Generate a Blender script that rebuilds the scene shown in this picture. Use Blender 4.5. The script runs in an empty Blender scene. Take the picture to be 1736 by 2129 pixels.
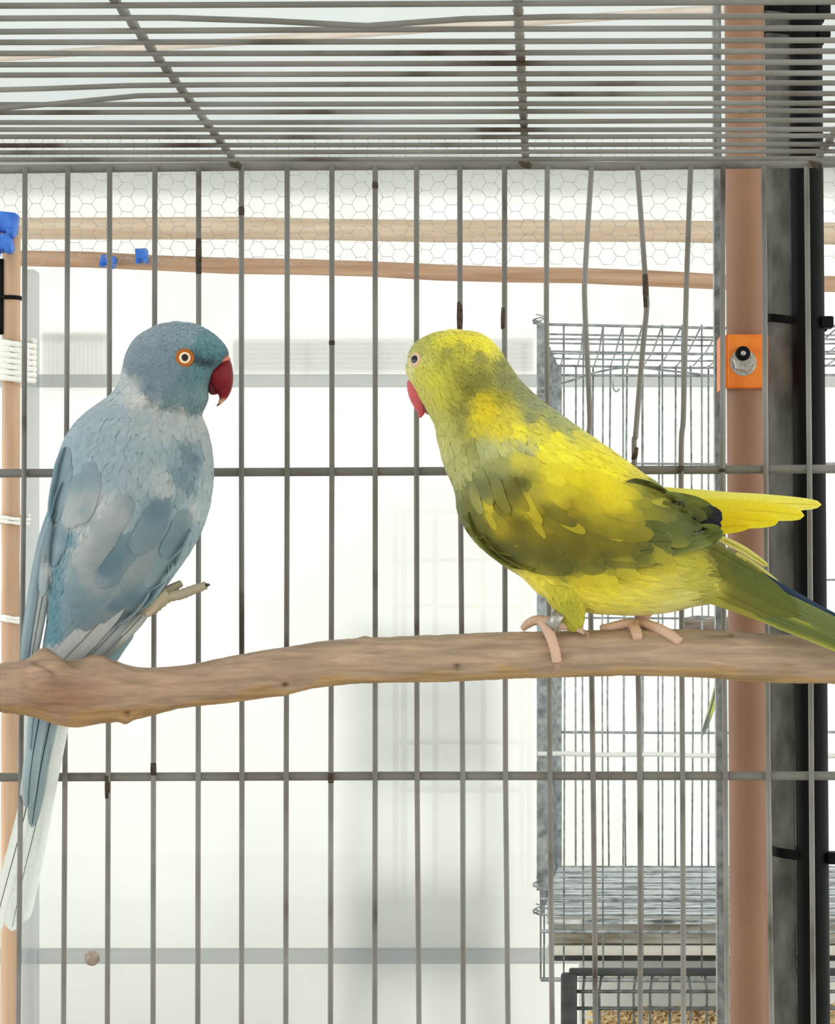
import bpy, bmesh, math, random
import numpy as np
from mathutils import Vector, Matrix, noise
from mathutils.bvhtree import BVHTree

random.seed(7)
rng = np.random.default_rng(7)
SC = bpy.context.scene
COL = SC.collection
PI = math.pi

# ------------------------------------------------------------------ camera
F, CX, CY, CAMZ = 5500.0, 1136.0, 1201.0, 1.25      # focal length and principal point in photo pixels
cam = bpy.data.cameras.new('camera')
cam.sensor_fit = 'HORIZONTAL'; cam.sensor_width = 36.0
cam.lens = F / 1736 * 36.0
cam.shift_x = (868 - CX) / 1736
cam.shift_y = (CY - 1064.5) / 1736
cam.clip_start = 0.02
camo = bpy.data.objects.new('camera', cam); COL.objects.link(camo)
camo.location = (0, 0, CAMZ); camo.rotation_euler = (PI / 2, 0, 0)
SC.camera = camo

# ------------------------------------------------------------------ world, light, exposure
wd = bpy.data.worlds.new('overcast_sky'); SC.world = wd; wd.use_nodes = True
bg = wd.node_tree.nodes['Background']
bg.inputs[0].default_value = (0.97, 1.0, 0.975, 1); bg.inputs[1].default_value = 1.35
sun = bpy.data.lights.new('sun_offscreen', 'SUN'); sun.energy = 3.0; sun.angle = math.radians(12); sun.color = (1, .97, .9)
suno = bpy.data.objects.new('sun_offscreen', sun); COL.objects.link(suno)
suno.rotation_euler = (math.radians(-48), math.radians(14), 0)     # high, from beyond the film wall
SC.view_settings.view_transform = 'Standard'; SC.view_settings.look = 'None'
SC.view_settings.gamma = 1.0; SC.view_settings.use_curve_mapping = False
SC.view_settings.exposure = 1.12

# ------------------------------------------------------------------ helpers
def W(px, py, d):
    return Vector(((px - CX) * d / F, d, CAMZ + (CY - py) * d / F))
def lin(c):
    return tuple((v / 255 / 12.92) if v / 255 <= .04045 else ((v / 255 + .055) / 1.055) ** 2.4 for v in c)

def empty(name, loc, label=None, cat=None, group=None):
    o = bpy.data.objects.new(name, None); COL.objects.link(o); o.location = loc
    o.empty_display_size = .02
    tag(o, label, cat, group); return o
def tag(o, label=None, cat=None, group=None, kind=None):
    if label: o['label'] = label
    if cat: o['category'] = cat
    if group: o['group'] = group
    if kind: o['kind'] = kind
    return o
def origin_of(o):
    v = Vector((0, 0, 0))
    while o is not None:
        v += o.location; o = o.parent
    return v
def mk(name, verts, faces, mat, parent=None, cols=None, smooth=True, fix=False, base=True):
    """one mesh object; verts are world coordinates"""
    V = [Vector(v) for v in verts]
    if parent is not None:
        org = origin_of(parent)
    else:
        xs = [v.x for v in V]; ys = [v.y for v in V]; zs = [v.z for v in V]
        org = Vector(((min(xs) + max(xs)) / 2, (min(ys) + max(ys)) / 2, min(zs)))
    me = bpy.data.meshes.new(name)
    me.from_pydata([v - org for v in V], [], faces)
    if fix:
        bm = bmesh.new(); bm.from_mesh(me); bmesh.ops.recalc_face_normals(bm, faces=bm.faces); bm.to_mesh(me); bm.free()
    if cols is not None:
        at = me.color_attributes.new('Col', 'FLOAT_COLOR', 'POINT')
        arr = np.ones((len(V), 4), dtype=np.float32); arr[:, :3] = np.array(cols, dtype=np.float32).reshape(-1, 3)
        at.data.foreach_set('color', arr.ravel())
    if smooth:
        me.polygons.foreach_set('use_smooth', [True] * len(me.polygons))
    me.materials.append(mat)
    o = bpy.data.objects.new(name, me); COL.objects.link(o)
    if parent is not None: o.parent = parent
    else: o.location = org
    return o
def box(a, b):
    x0, y0, z0 = a; x1, y1, z1 = b
    v = [(x0,y0,z0),(x1,y0,z0),(x1,y1,z0),(x0,y1,z0),(x0,y0,z1),(x1,y0,z1),(x1,y1,z1),(x0,y1,z1)]
    f = [(0,3,2,1),(4,5,6,7),(0,1,5,4),(1,2,6,5),(2,3,7,6),(3,0,4,7)]
    return v, f
def bevelbox(a, b, r=.002):
    bm = bmesh.new(); v, f = box(a, b)
    vs = [bm.verts.new(p) for p in v]
    for q in f: bm.faces.new([vs[i] for i in q])
    bmesh.ops.bevel(bm, geom=bm.edges[:], offset=r, segments=2, affect='EDGES', profile=.5)
    bm.verts.index_update()
    V = [tuple(p.co) for p in bm.verts]; Fc = [[p.index for p in q.verts] for q in bm.faces]; bm.free()
    return V, Fc
def join(*parts):
    V, Fc = [], []
    for v, f in parts:
        n = len(V); V += list(v); Fc += [[i + n for i in q] for q in f]
    return V, Fc
def tube(path, r, n=8, closed=False):
    P = [Vector(p) for p in path]; m = len(P)
    R = r if hasattr(r, '__len__') else [r] * m
    V, Fc = [], []
    t0 = (P[1] - P[0]).normalized()
    up = Vector((0, 0, 1)) if abs(t0.z) < .9 else Vector((0, 1, 0))
    u = t0.cross(up).normalized()
    for i in range(m):
        t = (P[(i + 1) % m if closed else min(i + 1, m - 1)] - P[(i - 1) % m if closed else max(i - 1, 0)]).normalized()
        u = (u - t * u.dot(t)).normalized(); w = t.cross(u)
        for k in range(n):
            a = 2 * PI * k / n
            V.append(P[i] + (u * math.cos(a) + w * math.sin(a)) * R[i])
    for i in range(m if closed else m - 1):
        j = (i + 1) % m
        for k in range(n):
            Fc.append((i * n + k, i * n + (k + 1) % n, j * n + (k + 1) % n, j * n + k))
    if not closed:
        Fc.append(tuple(range(n))[::-1]); Fc.append(tuple((m - 1) * n + k for k in range(n)))
    return V, Fc
def cat(P, s):
    """Catmull-Rom through the rows of P at parameter s in 0..len-1"""
    P = np.asarray(P, float); n = len(P); s = np.clip(np.asarray(s, float), 0, n - 1)
    i = np.clip(np.floor(s).astype(int), 0, n - 2); t = (s - i)[..., None]
    p0 = P[np.clip(i - 1, 0, n - 1)]; p1 = P[i]; p2 = P[i + 1]; p3 = P[np.clip(i + 2, 0, n - 1)]
    return .5 * (2 * p1 + (p2 - p0) * t + (2 * p0 - 5 * p1 + 4 * p2 - p3) * t * t + (3 * p1 - p0 - 3 * p2 + p3) * t ** 3)

# ------------------------------------------------------------------ materials
def newmat(name):
    m = bpy.data.materials.new(name); m.use_nodes = True
    nt = m.node_tree; b = nt.nodes['Principled BSDF']
    return m, nt, b
def nd(nt, typ, **kw):
    n = nt.nodes.new(typ)
    for k, v in kw.items(): setattr(n, k, v)
    return n
def texcoord(nt, scale, kind='Object'):
    tc = nd(nt, 'ShaderNodeTexCoord'); mp = nd(nt, 'ShaderNodeMapping'); mp.inputs['Scale'].default_value = scale
    nt.links.new(tc.outputs[kind], mp.inputs['Vector']); return mp.outputs['Vector']
def ramp(nt, src, stops):
    r = nd(nt, 'ShaderNodeValToRGB'); e = r.color_ramp.elements
    while len(e) < len(stops): e.new(.5)
    for k, (p, c) in enumerate(stops): e[k].position = p; e[k].color = (*c, 1)
    nt.links.new(src, r.inputs[0]); return r.outputs[0]
def noisy(name, stops, scale=(20, 20, 20), nscale=1.0, detail=6, rough=.6, metal=0, bump=.0, bdist=.001, spec=.3, dist=0):
    m, nt, b = newmat(name)
    v = texcoord(nt, scale)
    n = nd(nt, 'ShaderNodeTexNoise'); n.inputs['Scale'].default_value = nscale; n.inputs['Detail'].default_value = detail
    n.inputs['Distortion'].default_value = dist
    nt.links.new(v, n.inputs['Vector'])
    nt.links.new(ramp(nt, n.outputs['Fac'], [(p, lin(c)) for p, c in stops]), b.inputs['Base Color'])
    b.inputs['Roughness'].default_value = rough; b.inputs['Metallic'].default_value = metal
    b.inputs['Specular IOR Level'].default_value = spec
    if bump:
        bp = nd(nt, 'ShaderNodeBump'); bp.inputs['Strength'].default_value = bump; bp.inputs['Distance'].default_value = bdist
        nt.links.new(n.outputs['Fac'], bp.inputs['Height']); nt.links.new(bp.outputs[0], b.inputs['Normal'])
    return m
def film(name, tint, transp):
    m, nt, b = newmat(name)
    out = nt.nodes['Material Output']; nt.nodes.remove(b)
    v = texcoord(nt, (1, 1, 1))
    n = nd(nt, 'ShaderNodeTexNoise'); n.inputs['Scale'].default_value = 3.2; n.inputs['Detail'].default_value = 5
    nt.links.new(v, n.inputs['Vector'])
    c = ramp(nt, n.outputs['Fac'], [(.35, tuple(x * .93 for x in tint)), (.6, tint)])
    tr = nd(nt, 'ShaderNodeBsdfTranslucent'); df = nd(nt, 'ShaderNodeBsdfDiffuse'); tp = nd(nt, 'ShaderNodeBsdfTransparent')
    nt.links.new(c, tr.inputs[0]); nt.links.new(c, df.inputs[0])
    m1 = nd(nt, 'ShaderNodeMixShader'); m1.inputs[0].default_value = .22
    nt.links.new(tr.outputs[0], m1.inputs[1]); nt.links.new(df.outputs[0], m1.inputs[2])
    m2 = nd(nt, 'ShaderNodeMixShader'); m2.inputs[0].default_value = transp
    nt.links.new(m1.outputs[0], m2.inputs[1]); nt.links.new(tp.outputs[0], m2.inputs[2])
    nt.links.new(m2.outputs[0], out.inputs[0]); return m
def plumage_mat(name, transl, rough=.75):
    m, nt, b = newmat(name)
    out = nt.nodes['Material Output']
    at = nd(nt, 'ShaderNodeAttribute', attribute_name='Col')
    v = texcoord(nt, (1, 1, .25))
    n = nd(nt, 'ShaderNodeTexNoise'); n.inputs['Scale'].default_value = 900; n.inputs['Detail'].default_value = 3
    nt.links.new(v, n.inputs['Vector'])
    mr = nd(nt, 'ShaderNodeMapRange'); mr.inputs['To Min'].default_value = .86; mr.inputs['To Max'].default_value = 1.12
    nt.links.new(n.outputs['Fac'], mr.inputs['Value'])
    mx = nd(nt, 'ShaderNodeVectorMath', operation='SCALE')
    nt.links.new(at.outputs['Color'], mx.inputs[0]); nt.links.new(mr.outputs[0], mx.inputs['Scale'])
    nt.links.new(mx.outputs[0], b.inputs['Base Color'])
    b.inputs['Roughness'].default_value = rough; b.inputs['Specular IOR Level'].default_value = .15
    b.inputs['Sheen Weight'].default_value = .25; b.inputs['Sheen Roughness'].default_value = .5
    bp = nd(nt, 'ShaderNodeBump'); bp.inputs['Strength'].default_value = .25; bp.inputs['Distance'].default_value = .0006
    nt.links.new(n.outputs['Fac'], bp.inputs['Height']); nt.links.new(bp.outputs[0], b.inputs['Normal'])
    tr = nd(nt, 'ShaderNodeBsdfTranslucent'); nt.links.new(mx.outputs[0], tr.inputs[0])
    ms = nd(nt, 'ShaderNodeMixShader'); ms.inputs[0].default_value = transl
    nt.links.new(b.outputs[0], ms.inputs[1]); nt.links.new(tr.outputs[0], ms.inputs[2])
    nt.links.new(ms.outputs[0], out.inputs[0]); return m

M = {}
M['bar'] = noisy('grey_painted_wire', [(.30, (62, 50, 40)), (.40, (112, 108, 102)), (.7, (138, 136, 133))], (9, 9, 9), 1.5, 5, .5, .0, .3, .0005, .4)
M['dirt'] = noisy('dark_dirt', [(.3, (52, 42, 34)), (.7, (86, 74, 62))], (60, 60, 60), 4, 4, .8)
M['zinc'] = noisy('galvanised_wire', [(.3, (112, 116, 118)), (.7, (176, 182, 184))], (40, 40, 40), 3, 4, .4, .35)
M['zinc_dark'] = noisy('dull_galvanised_wire', [(.3, (70, 74, 74)), (.7, (116, 120, 118))], (40, 40, 40), 3, 4, .5, .3)
M['post_zinc'] = noisy('weathered_galvanised_steel', [(.3, (104, 106, 104)), (.5, (138, 140, 137)), (.72, (166, 168, 165))], (30, 30, 12), 2.5, 8, .55, .2, .2, .001)
M['pole'] = noisy('brown_pole_coating', [(.3, (136, 98, 76)), (.7, (148, 110, 86))], (5, 5, 5), 2, 3, .5)
M['pole_tan'] = noisy('tan_bamboo', [(.3, (176, 142, 116)), (.7, (206, 172, 142))], (30, 30, 3), 2, 4, .5)
M['timber'] = noisy('pale_timber', [(.3, (200, 174, 148)), (.7, (224, 206, 186))], (3, 60, 60), 2, 6, .7)
M['timber_red'] = noisy('reddish_timber', [(.3, (166, 128, 102)), (.7, (200, 166, 140))], (3, 60, 60), 2, 6, .7)
M['black'] = noisy('black_plastic', [(.3, (9, 9, 10)), (.7, (15, 15, 17))], (30, 30, 30), 2, 3, .6, spec=.12)
M['orange'] = noisy('orange_plastic', [(.3, (226, 112, 34)), (.7, (244, 138, 52))], (30, 30, 30), 2, 3, .4)
M['steel'] = noisy('zinc_bolt', [(.3, (150, 146, 140)), (.7, (196, 192, 186))], (200, 200, 200), 2, 3, .35, .5)
M['blue'] = noisy('blue_plastic', [(.3, (40, 92, 190)), (.7, (72, 126, 214))], (40, 40, 40), 2, 3, .5)
M['rope'] = noisy('white_rope', [(.3, (236, 234, 228)), (.7, (252, 251, 248))], (200, 200, 200), 2, 3, .9, 0, .4, .001)
M['batten'] = film('grey_plastic_batten', (.50, .53, .54), .50)
M['blind'] = film('pale_blind_slat', (.7, .7, .68), .62)
M['lip'] = noisy('cream_plastic', [(.3, (214, 210, 198)), (.7, (226, 223, 212))], (3, 20, 20), 2, 4, .6)
M['white'] = noisy('white_paint', [(.3, (214, 216, 212)), (.7, (232, 234, 230))], (10, 10, 10), 2, 4, .6)
M['ghost'] = noisy('grey_outdoor_paint', [(.3, (150, 155, 150)), (.7, (176, 180, 175))], (3, 3, 3), 2, 4, .8)
M['tray'] = noisy('soiled_tray', [(.3, (128, 118, 100)), (.5, (176, 172, 162)), (.7, (206, 205, 200))], (6, 30, 60), 2, 7, .6)
M['traydark'] = noisy('dark_tray', [(.3, (44, 46, 46)), (.7, (76, 79, 79))], (8, 30, 30), 2, 6, .6)
M['floorpaper'] = noisy('mottled_tray_floor', [(.35, (90, 94, 96)), (.47, (168, 174, 176)), (.57, (228, 231, 231)), (.7, (150, 154, 156))], (14, 60, 60), 2.2, 10, .5, 0, .3, .003)  # uneven pale and dark grey mottling from noise
M['shavings'] = noisy('wood_shavings', [(.3, (206, 160, 96)), (.5, (240, 212, 160)), (.7, (250, 234, 200))], (120, 120, 120), 2, 5, .8, 0, .4, .002)
M['concrete'] = noisy('concrete', [(.3, (156, 153, 146)), (.7, (184, 181, 174))], (6, 6, 6), 2, 8, .9)
M['bouncewall'] = noisy('cream_bounce_wall', [(.3, (224, 219, 208)), (.7, (236, 231, 222))], (3, 3, 3), 2, 6, .9)
M['film'] = film('greenhouse_film', (.535, .542, .525), .17)
M['roof'] = film('roof_film', (.40, .418, .414), .15)
M['plume'] = plumage_mat('soft_plumage', .05)
M['quill'] = plumage_mat('flight_feather_vane', .28, .55)
M['glow'] = plumage_mat('thin_feather_vane', .5, .6)
M['horn'] = None

# branch wood
def branch_mat():
    m, nt, b = newmat('bare_branch_wood')
    v = texcoord(nt, (7, 60, 60))
    n = nd(nt, 'ShaderNodeTexNoise'); n.inputs['Scale'].default_value = 3.6; n.inputs['Detail'].default_value = 9; n.inputs['Distortion'].default_value = .6
    nt.links.new(v, n.inputs['Vector'])
    at = nd(nt, 'ShaderNodeAttribute', attribute_name='Col')
    mr = nd(nt, 'ShaderNodeMapRange'); mr.inputs['From Min'].default_value = .25; mr.inputs['From Max'].default_value = .75
    mr.inputs['To Min'].default_value = .62; mr.inputs['To Max'].default_value = 1.3
    nt.links.new(n.outputs['Fac'], mr.inputs['Value'])
    mx = nd(nt, 'ShaderNodeVectorMath', operation='SCALE')
    nt.links.new(at.outputs['Color'], mx.inputs[0]); nt.links.new(mr.outputs[0], mx.inputs['Scale'])
    nt.links.new(mx.outputs[0], b.inputs['Base Color'])
    b.inputs['Roughness'].default_value = .6; b.inputs['Specular IOR Level'].default_value = .35
    bp = nd(nt, 'ShaderNodeBump'); bp.inputs['Strength'].default_value = .35; bp.inputs['Distance'].default_value = .0012
    nt.links.new(n.outputs['Fac'], bp.inputs['Height']); nt.links.new(bp.outputs[0], b.inputs['Normal'])
    return m
M['branch'] = branch_mat()
def attr_mat(name, rough=.4, spec=.4):
    m, nt, b = newmat(name)
    at = nd(nt, 'ShaderNodeAttribute', attribute_name='Col')
    n = nd(nt, 'ShaderNodeTexNoise'); n.inputs['Scale'].default_value = 500; nt.links.new(texcoord(nt, (1, 1, 1)), n.inputs['Vector'])
    bp = nd(nt, 'ShaderNodeBump'); bp.inputs['Strength'].default_value = .2; bp.inputs['Distance'].default_value = .0005
    nt.links.new(n.outputs['Fac'], bp.inputs['Height']); nt.links.new(bp.outputs[0], b.inputs['Normal'])
    nt.links.new(at.outputs['Color'], b.inputs['Base Color'])
    b.inputs['Roughness'].default_value = rough; b.inputs['Specular IOR Level'].default_value = spec
    return m
M['horn'] = attr_mat('beak_horn', .5, .25)
M['skin'] = attr_mat('foot_skin', .7, .2)
M['eye'] = attr_mat('eye_surface', .12, .6)

# ------------------------------------------------------------------ the setting
DW = 3.60                                     # distance of the film wall
EAVE = W(0, 352, DW).z
def struct(name, vf, mat, parent=None):
    o = mk(name, vf[0], vf[1], mat, parent, smooth=False)
    if parent is None: o['kind'] = 'structure'
    return o
struct('floor', box((-9, -1.6, -.12), (9, 12, 0)), M['concrete'])
struct('wall_back', box((-2.2, DW, 0), (2.2, DW + .004, EAVE + .02)), M['film'])
# lean-to roof film, rising from the eave towards the added wall behind the camera
rz = lambda y: EAVE + .015 + (DW - y) * .19
struct('ceiling', ([(-2.2, DW + .05, rz(DW + .05)), (2.2, DW + .05, rz(DW + .05)), (2.2, -1.38, rz(-1.38)), (-2.2, -1.38, rz(-1.38)),
                    (-2.2, DW + .05, rz(DW + .05) + .004), (2.2, DW + .05, rz(DW + .05) + .004), (2.2, -1.38, rz(-1.38) + .004), (-2.2, -1.38, rz(-1.38) + .004)],
                   [(0,3,2,1),(4,5,6,7),(0,1,5,4),(1,2,6,5),(2,3,7,6),(3,0,4,7)]), M['roof'])
struct('wall_added', box((-2.2, -1.6, 0), (2.2, -1.4, 3.2)), M['bouncewall'])  # unseen wall added behind the camera, cream to bounce light onto the birds

def hbar_px(y0a, y0b, y1a, y1b, xa, xb, d, th):
    """a long board seen between top edge (ya) and bottom edge (yb), left end a and right end b"""
    A = W(xa, y0a, d); B = W(xa, y0b, d); C = W(xb, y1b, d); D_ = W(xb, y1a, d); k = Vector((0, th, 0))
    v = [B, C, C + k, B + k, A, D_, D_ + k, A + k]
    return v, [(0,3,2,1),(4,5,6,7),(0,1,5,4),(1,2,6,5),(2,3,7,6),(3,0,4,7)]
struct('trim_1', hbar_px(779, 803, 777, 801, -2180, 4450, DW - .035, .03), M['batten'])
struct('trim_2', hbar_px(1979, 2005, 1975, 2003, -2180, 4450, DW - .035, .03), M['batten'])
# white edge profile of the film panel by the left pole
struct('trim_3', box((W(46, 0, DW - .06).x, DW - .06, 0), (W(70, 0, DW - .06).x, DW - .02, W(0, 560, DW - .06).z)), M['batten'])

def thing_mesh(name, vf, mat, label, category, group=None, smooth=False):
    return tag(mk(name, vf[0], vf[1], mat, smooth=smooth), label, category, group)
def round_beam(xa, ya, xb, yb, rpx, d, mat, label):
    A = W(xa, ya, d); B = W(xb, yb, d); n = 30
    pts = [A.lerp(B, i / n) + Vector((0, 0, .0012 * math.sin(i * 1.7))) for i in range(n + 1)]
    return thing_mesh('timber_beam', tube(pts, [rpx * d / F * (1 + .03 * math.sin(i * 2.3)) for i in range(n + 1)], 14), mat, label, 'beam', smooth=True)
round_beam(-2100, 459, 4400, 502, 23, DW - .07, M['timber'], 'upper pale tan timber rail behind the hexagonal netting')
round_beam(40, 537, 4400, 678, 16.5, DW - .14, M['timber_red'], 'lower reddish brown timber rail carrying small blue clips')
# slanting purlin under the roof film
yA, yB = 3.22, 3.30
A = Vector(((-60 - CX) * yA / F, yA, rz(yA) - .012)); B = Vector(((1700 - CX) * 3.05 / F, 3.05, rz(3.05) - .012))
thing_mesh('roof_purlin', tube([A.lerp(B, i / 6) for i in range(7)], .005, 10), noisy('faded_purlin', [(.3, (206, 190, 178)), (.7, (226, 214, 204))], (3, 60, 60), 2, 6, .7), 'thin reddish purlin slanting under the roof film above the cage', 'beam', smooth=True)

# hexagonal chicken wire in front of the upper timber rail
def chicken(x0, x1, y0, y1, d, cell, r):
    V, Fc = [], []
    a = cell; h = a * math.sqrt(3) / 2
    nx = int((x1 - x0) / (1.5 * a)) + 1; ny = int((y1 - y0) / (2 * h)) + 1
    seen = set(); rr = random.Random(3)
    def jit(px, py):
        k = noise.noise_vector(Vector((px * .021, py * .03, 0))) * 5
        return W(px + k.x, py + k.y, d + k.z * .0006)
    for i in range(nx):
        for j in range(ny):
            cx = x0 + i * 1.5 * a; cy = y0 + j * 2 * h + (h if i % 2 else 0)
            pts = [(cx + a * math.cos(k * PI / 3), cy + a * math.sin(k * PI / 3)) for k in range(6)]
            for k in range(6):
                p, q = pts[k], pts[(k + 1) % 6]
                key = tuple(sorted(((round(p[0]), round(p[1])), (round(q[0]), round(q[1])))))
                if key in seen: continue
                seen.add(key)
                v, f = tube([jit(*p), jit(*q)], r, 3); n = len(V)
                V += v; Fc += [[t + n for t in z] for z in f]
    return V, Fc
vf = chicken(-60, 1900, 300, 520, DW - .2, 18, .00034)
thing_mesh('chicken_wire', vf, M['zinc'], 'fine hexagonal netting stretched across the pale upper rail', 'netting')

# things outdoors that show faintly through the film
o = empty('slatted_blind', W(680, 775, DW + .006), 'pale horizontal slatted blind showing faintly through the film', 'blind')
for k in range(7):
    v, f = hbar_px(704 + k * 10, 708 + k * 10, 702 + k * 10, 706 + k * 10, 486, 1110, DW + .0045, .006)
    mk('slat', v, f, M['blind'], o, smooth=False)
for x in (490, 640, 790, 940, 1090):
    v, f = hbar_px(702, 772, 702, 772, x, x + 5, DW + .011, .004); mk('cord', v, f, M['blind'], o, smooth=False)
o = empty('vertical_blind', W(157, 800, DW + .006), 'pale upright slatted screen beside the blue bird, faint through the film', 'blind')
for k in range(15):
    v, f = hbar_px(694, 803, 694, 803, 92 + k * 9, 96 + k * 9, DW + .0045, .006); mk('slat', v, f, M['blind'], o, smooth=False)
v, f = hbar_px(690, 696, 690, 696, 88, 228, DW + .0045, .01); mk('head_rail', v, f, M['blind'], o, smooth=False)
o = empty('storage_rack', Vector((W(960, 0, 3.8).x, 3.8, 0)), 'white storage rack of thin uprights showing faintly through the film', 'rack')
for x in (822, 840, 905, 1005, 1085, 1100):
    p = W(x, 1050, 3.8); v, f = box((p.x - .004, 3.80, 0), (p.x + .004, 3.812, p.z)); mk('upright', v, f, M['ghost'], o, smooth=False)
for y in (1058, 1160, 1256, 1540, 1640):
    v, f = hbar_px(y, y + 8, y, y + 8, 818, 1104, 3.813, .06); mk('shelf', v, f, M['ghost'], o, smooth=False)
a = W(-500, 1862, 3.95); b = W(1150, 1862, 3.95)
thing_mesh('planter_wall', bevelbox((a.x, 3.95, 0), (b.x, 4.2, a.z), .02), M['ghost'], 'low grey planter wall showing dimly through the lower film', 'wall')

# round brown stopper stuck on the lower batten
def lathe(c, axis, prof, n=24):
    axis = axis.normalized(); u = axis.orthogonal().normalized(); w = axis.cross(u)
    V, Fc = [], []
    for (r, h) in prof:
        for k in range(n):
            t = 2 * PI * k / n; V.append(c + axis * h + (u * math.cos(t) + w * math.sin(t)) * r)
    for i in range(len(prof) - 1):
        for k in range(n): Fc.append((i * n + k, i * n + (k + 1) % n, (i + 1) * n + (k + 1) % n, (i + 1) * n + k))
    Fc.append(tuple(range(n))[::-1]); Fc.append(tuple((len(prof) - 1) * n + k for k in range(n)))
    return V, Fc
c = W(192, 1992, DW - .035)
thing_mesh('knob', lathe(c, Vector((0, -1, 0)), [(.0101, 0), (.0101, .004), (.009, .007), (.006, .009), (.0025, .0098)], 24), noisy('brown_knob_plastic', [(.3, (140, 122, 112)), (.7, (176, 158, 146))], (80, 80, 80), 2, 4, .7),
           'small round brown knob on the pale grey lower batten', 'knob', smooth=True)

# ------------------------------------------------------------------ left pole with rope, clips
dL = 2.55
o = empty('bamboo_pole', Vector((W(24, 0, dL).x, dL, 0)), 'tan upright pole behind the blue bird, tied with white rope', 'pole')
ztop = W(0, 470, dL).z
pts = []; rad = []
for i in range(61):
    z = ztop * i / 60; pts.append(Vector((W(24, 0, dL).x - .004 * (1 - i / 60), dL, z)))
    py = CY - (z - CAMZ) * F / dL
    rad.append(.0088 * (1 + .10 * math.exp(-((py - 1283) / 25) ** 2) + .08 * math.exp(-((py - 1080) / 25) ** 2)))
mk('shaft', *tube(pts, rad, 16), M['pole_tan'], o)
def coil(px, py, rpx, d, turns, pitch, rr, name, label, squash=1.0):
    c = W(px, py, d); R = rpx * d / F; n = turns * 18
    p = [c + Vector((R * math.cos(2 * PI * k / 18), R * squash * math.sin(2 * PI * k / 18), -(k / 18) * pitch * d / F + .001 * math.sin(k * .7))) for k in range(n + 1)]
    return thing_mesh(name, tube(p, [rr * d / F * (1 + .15 * math.sin(k * 2.1)) for k in range(n + 1)], 6), M['rope'], label, 'rope', smooth=True)
coil(26, 708, 44, dL, 7, 12, 6.5, 'rope_lashing', 'thick white rope lashing of many turns around the tan pole')
coil(24, 1072, 36, dL, 2, 8, 4, 'rope_lashing', 'double turn of white cord around the tan pole at wing height')
coil(24, 1278, 26, dL, 2, 7, 4, 'rope_lashing', 'white cord tie around the tan pole just above the branch')
c = W(20, 620, dL)
thing_mesh('cable_tie', tube([c + Vector((.0105 * math.cos(2 * PI * k / 20), .0105 * math.sin(2 * PI * k / 20), 0)) for k in range(20)], .0022, 6, True), M['black'],
           'thin black cable tie around the tan pole', 'cable tie', smooth=True)
# dark blue hose strip left of the pole
a = W(-14, 696, dL); b = W(10, 540, dL)
pts = [Vector(((a.x + b.x) / 2, dL - .004, a.z + (b.z - a.z) * t / 8)) for t in range(9)]
thing_mesh('dark_hose', tube(pts, .0062, 12), M['black'], 'short dark hose beside the tan pole', 'hose', smooth=True)
def clip(px, py, w, h, d, label, tilt=0):
    o = empty('plastic_clip', W(px, py + h / 2, d), label, 'clip')
    c = W(px, py, d); s = d / F; q = Matrix.Rotation(tilt, 3, 'Y')
    def put(v): return [c + q @ (Vector(p)) for p in v]
    v, f = bevelbox((-w * .5 * s, -.016, -h * .32 * s), (w * .5 * s, .004, h * .5 * s), .002); mk('jaw', put(v), f, M['blue'], o)
    for sx in (-1, 1):
        v, f = bevelbox((sx * w * .34 * s - w * .16 * s, -.02, -h * .5 * s), (sx * w * .34 * s + w * .16 * s, -.004, -h * .15 * s), .0015); mk('wing_tab', put(v), f, M['blue'], o)
clip(227, 546, 30, 26, DW - .155, 'bright blue clip with spread tabs on the reddish rail', .15)
clip(297, 535, 24, 32, DW - .155, 'upright narrow bright blue clip on the reddish rail', -.1)
clip(14, 470, 48, 52, dL - .012, 'large pale blue clip on top of the tan pole', .1)
clip(8, 512, 42, 42, dL - .02, 'deep blue clip below the pole top clip', -.2)

# ------------------------------------------------------------------ posts on the right
dP = 1.97
def pole_between(name, xa_top, xb_bot, rpx, d, mat, label, category, n=16):
    zt = CAMZ + (CY + 250) * d / F
    xt = lambda py: xa_top + (xb_bot - xa_top) * py / 2129
    pyb = CY + CAMZ * F / d
    A = Vector((W(xt(pyb), pyb, d).x, d, 0)); B = Vector((W(xt(-250), -250, d).x, d, zt))
    return thing_mesh(name, tube([A.lerp(B, i / 12) for i in range(13)], rpx * d / F, n), mat, label, category, smooth=True)
pole_between('brown_pole', 1547, 1559, 41, dP, M['pole'], 'smooth brown round pole with the orange bracket', 'pole', 32)
pole_between('black_pipe', 1675, 1692, 34, dP + .02, M['black'], 'black plastic pipe strapped to the galvanised post', 'pipe', 28)
def slab(name, x0t, x1t, x0b, x1b, d, th, mat, label, category):
    pb = CY + CAMZ * F / d; pt = -250
    e = lambda a, b, py: a + (b - a) * py / 2129
    v = []
    for py in (pb, pt):
        a = W(e(x0t, x0b, py), py, d); b = W(e(x1t, x1b, py), py, d)
        v += [a, b, b + Vector((0, th, 0)), a + Vector((0, th, 0))]
    bm = bmesh.new(); vs = [bm.verts.new(p) for p in v]
    for q in [(0,3,2,1),(4,5,6,7),(0,1,5,4),(1,2,6,5),(2,3,7,6),(3,0,4,7)]: bm.faces.new([vs[i] for i in q])
    bmesh.ops.bevel(bm, geom=bm.edges[:], offset=.0012, segments=2, affect='EDGES'); bm.verts.index_update()
    V = [p.co.copy() for p in bm.verts]; Fc = [[p.index for p in q.verts] for q in bm.faces]; bm.free()
    return thing_mesh(name, (V, Fc), mat, label, category)
slab('steel_post', 1590, 1642, 1607, 1658, dP + .035, .02, M['post_zinc'], 'weathered grey galvanised steel post between brown pole and black pipe', 'post')
slab('steel_strip', 1483, 1499, 1492, 1508, dP + .06, .02, M['zinc'], 'narrow galvanised upright strip beside the brown pole', 'post')

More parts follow.
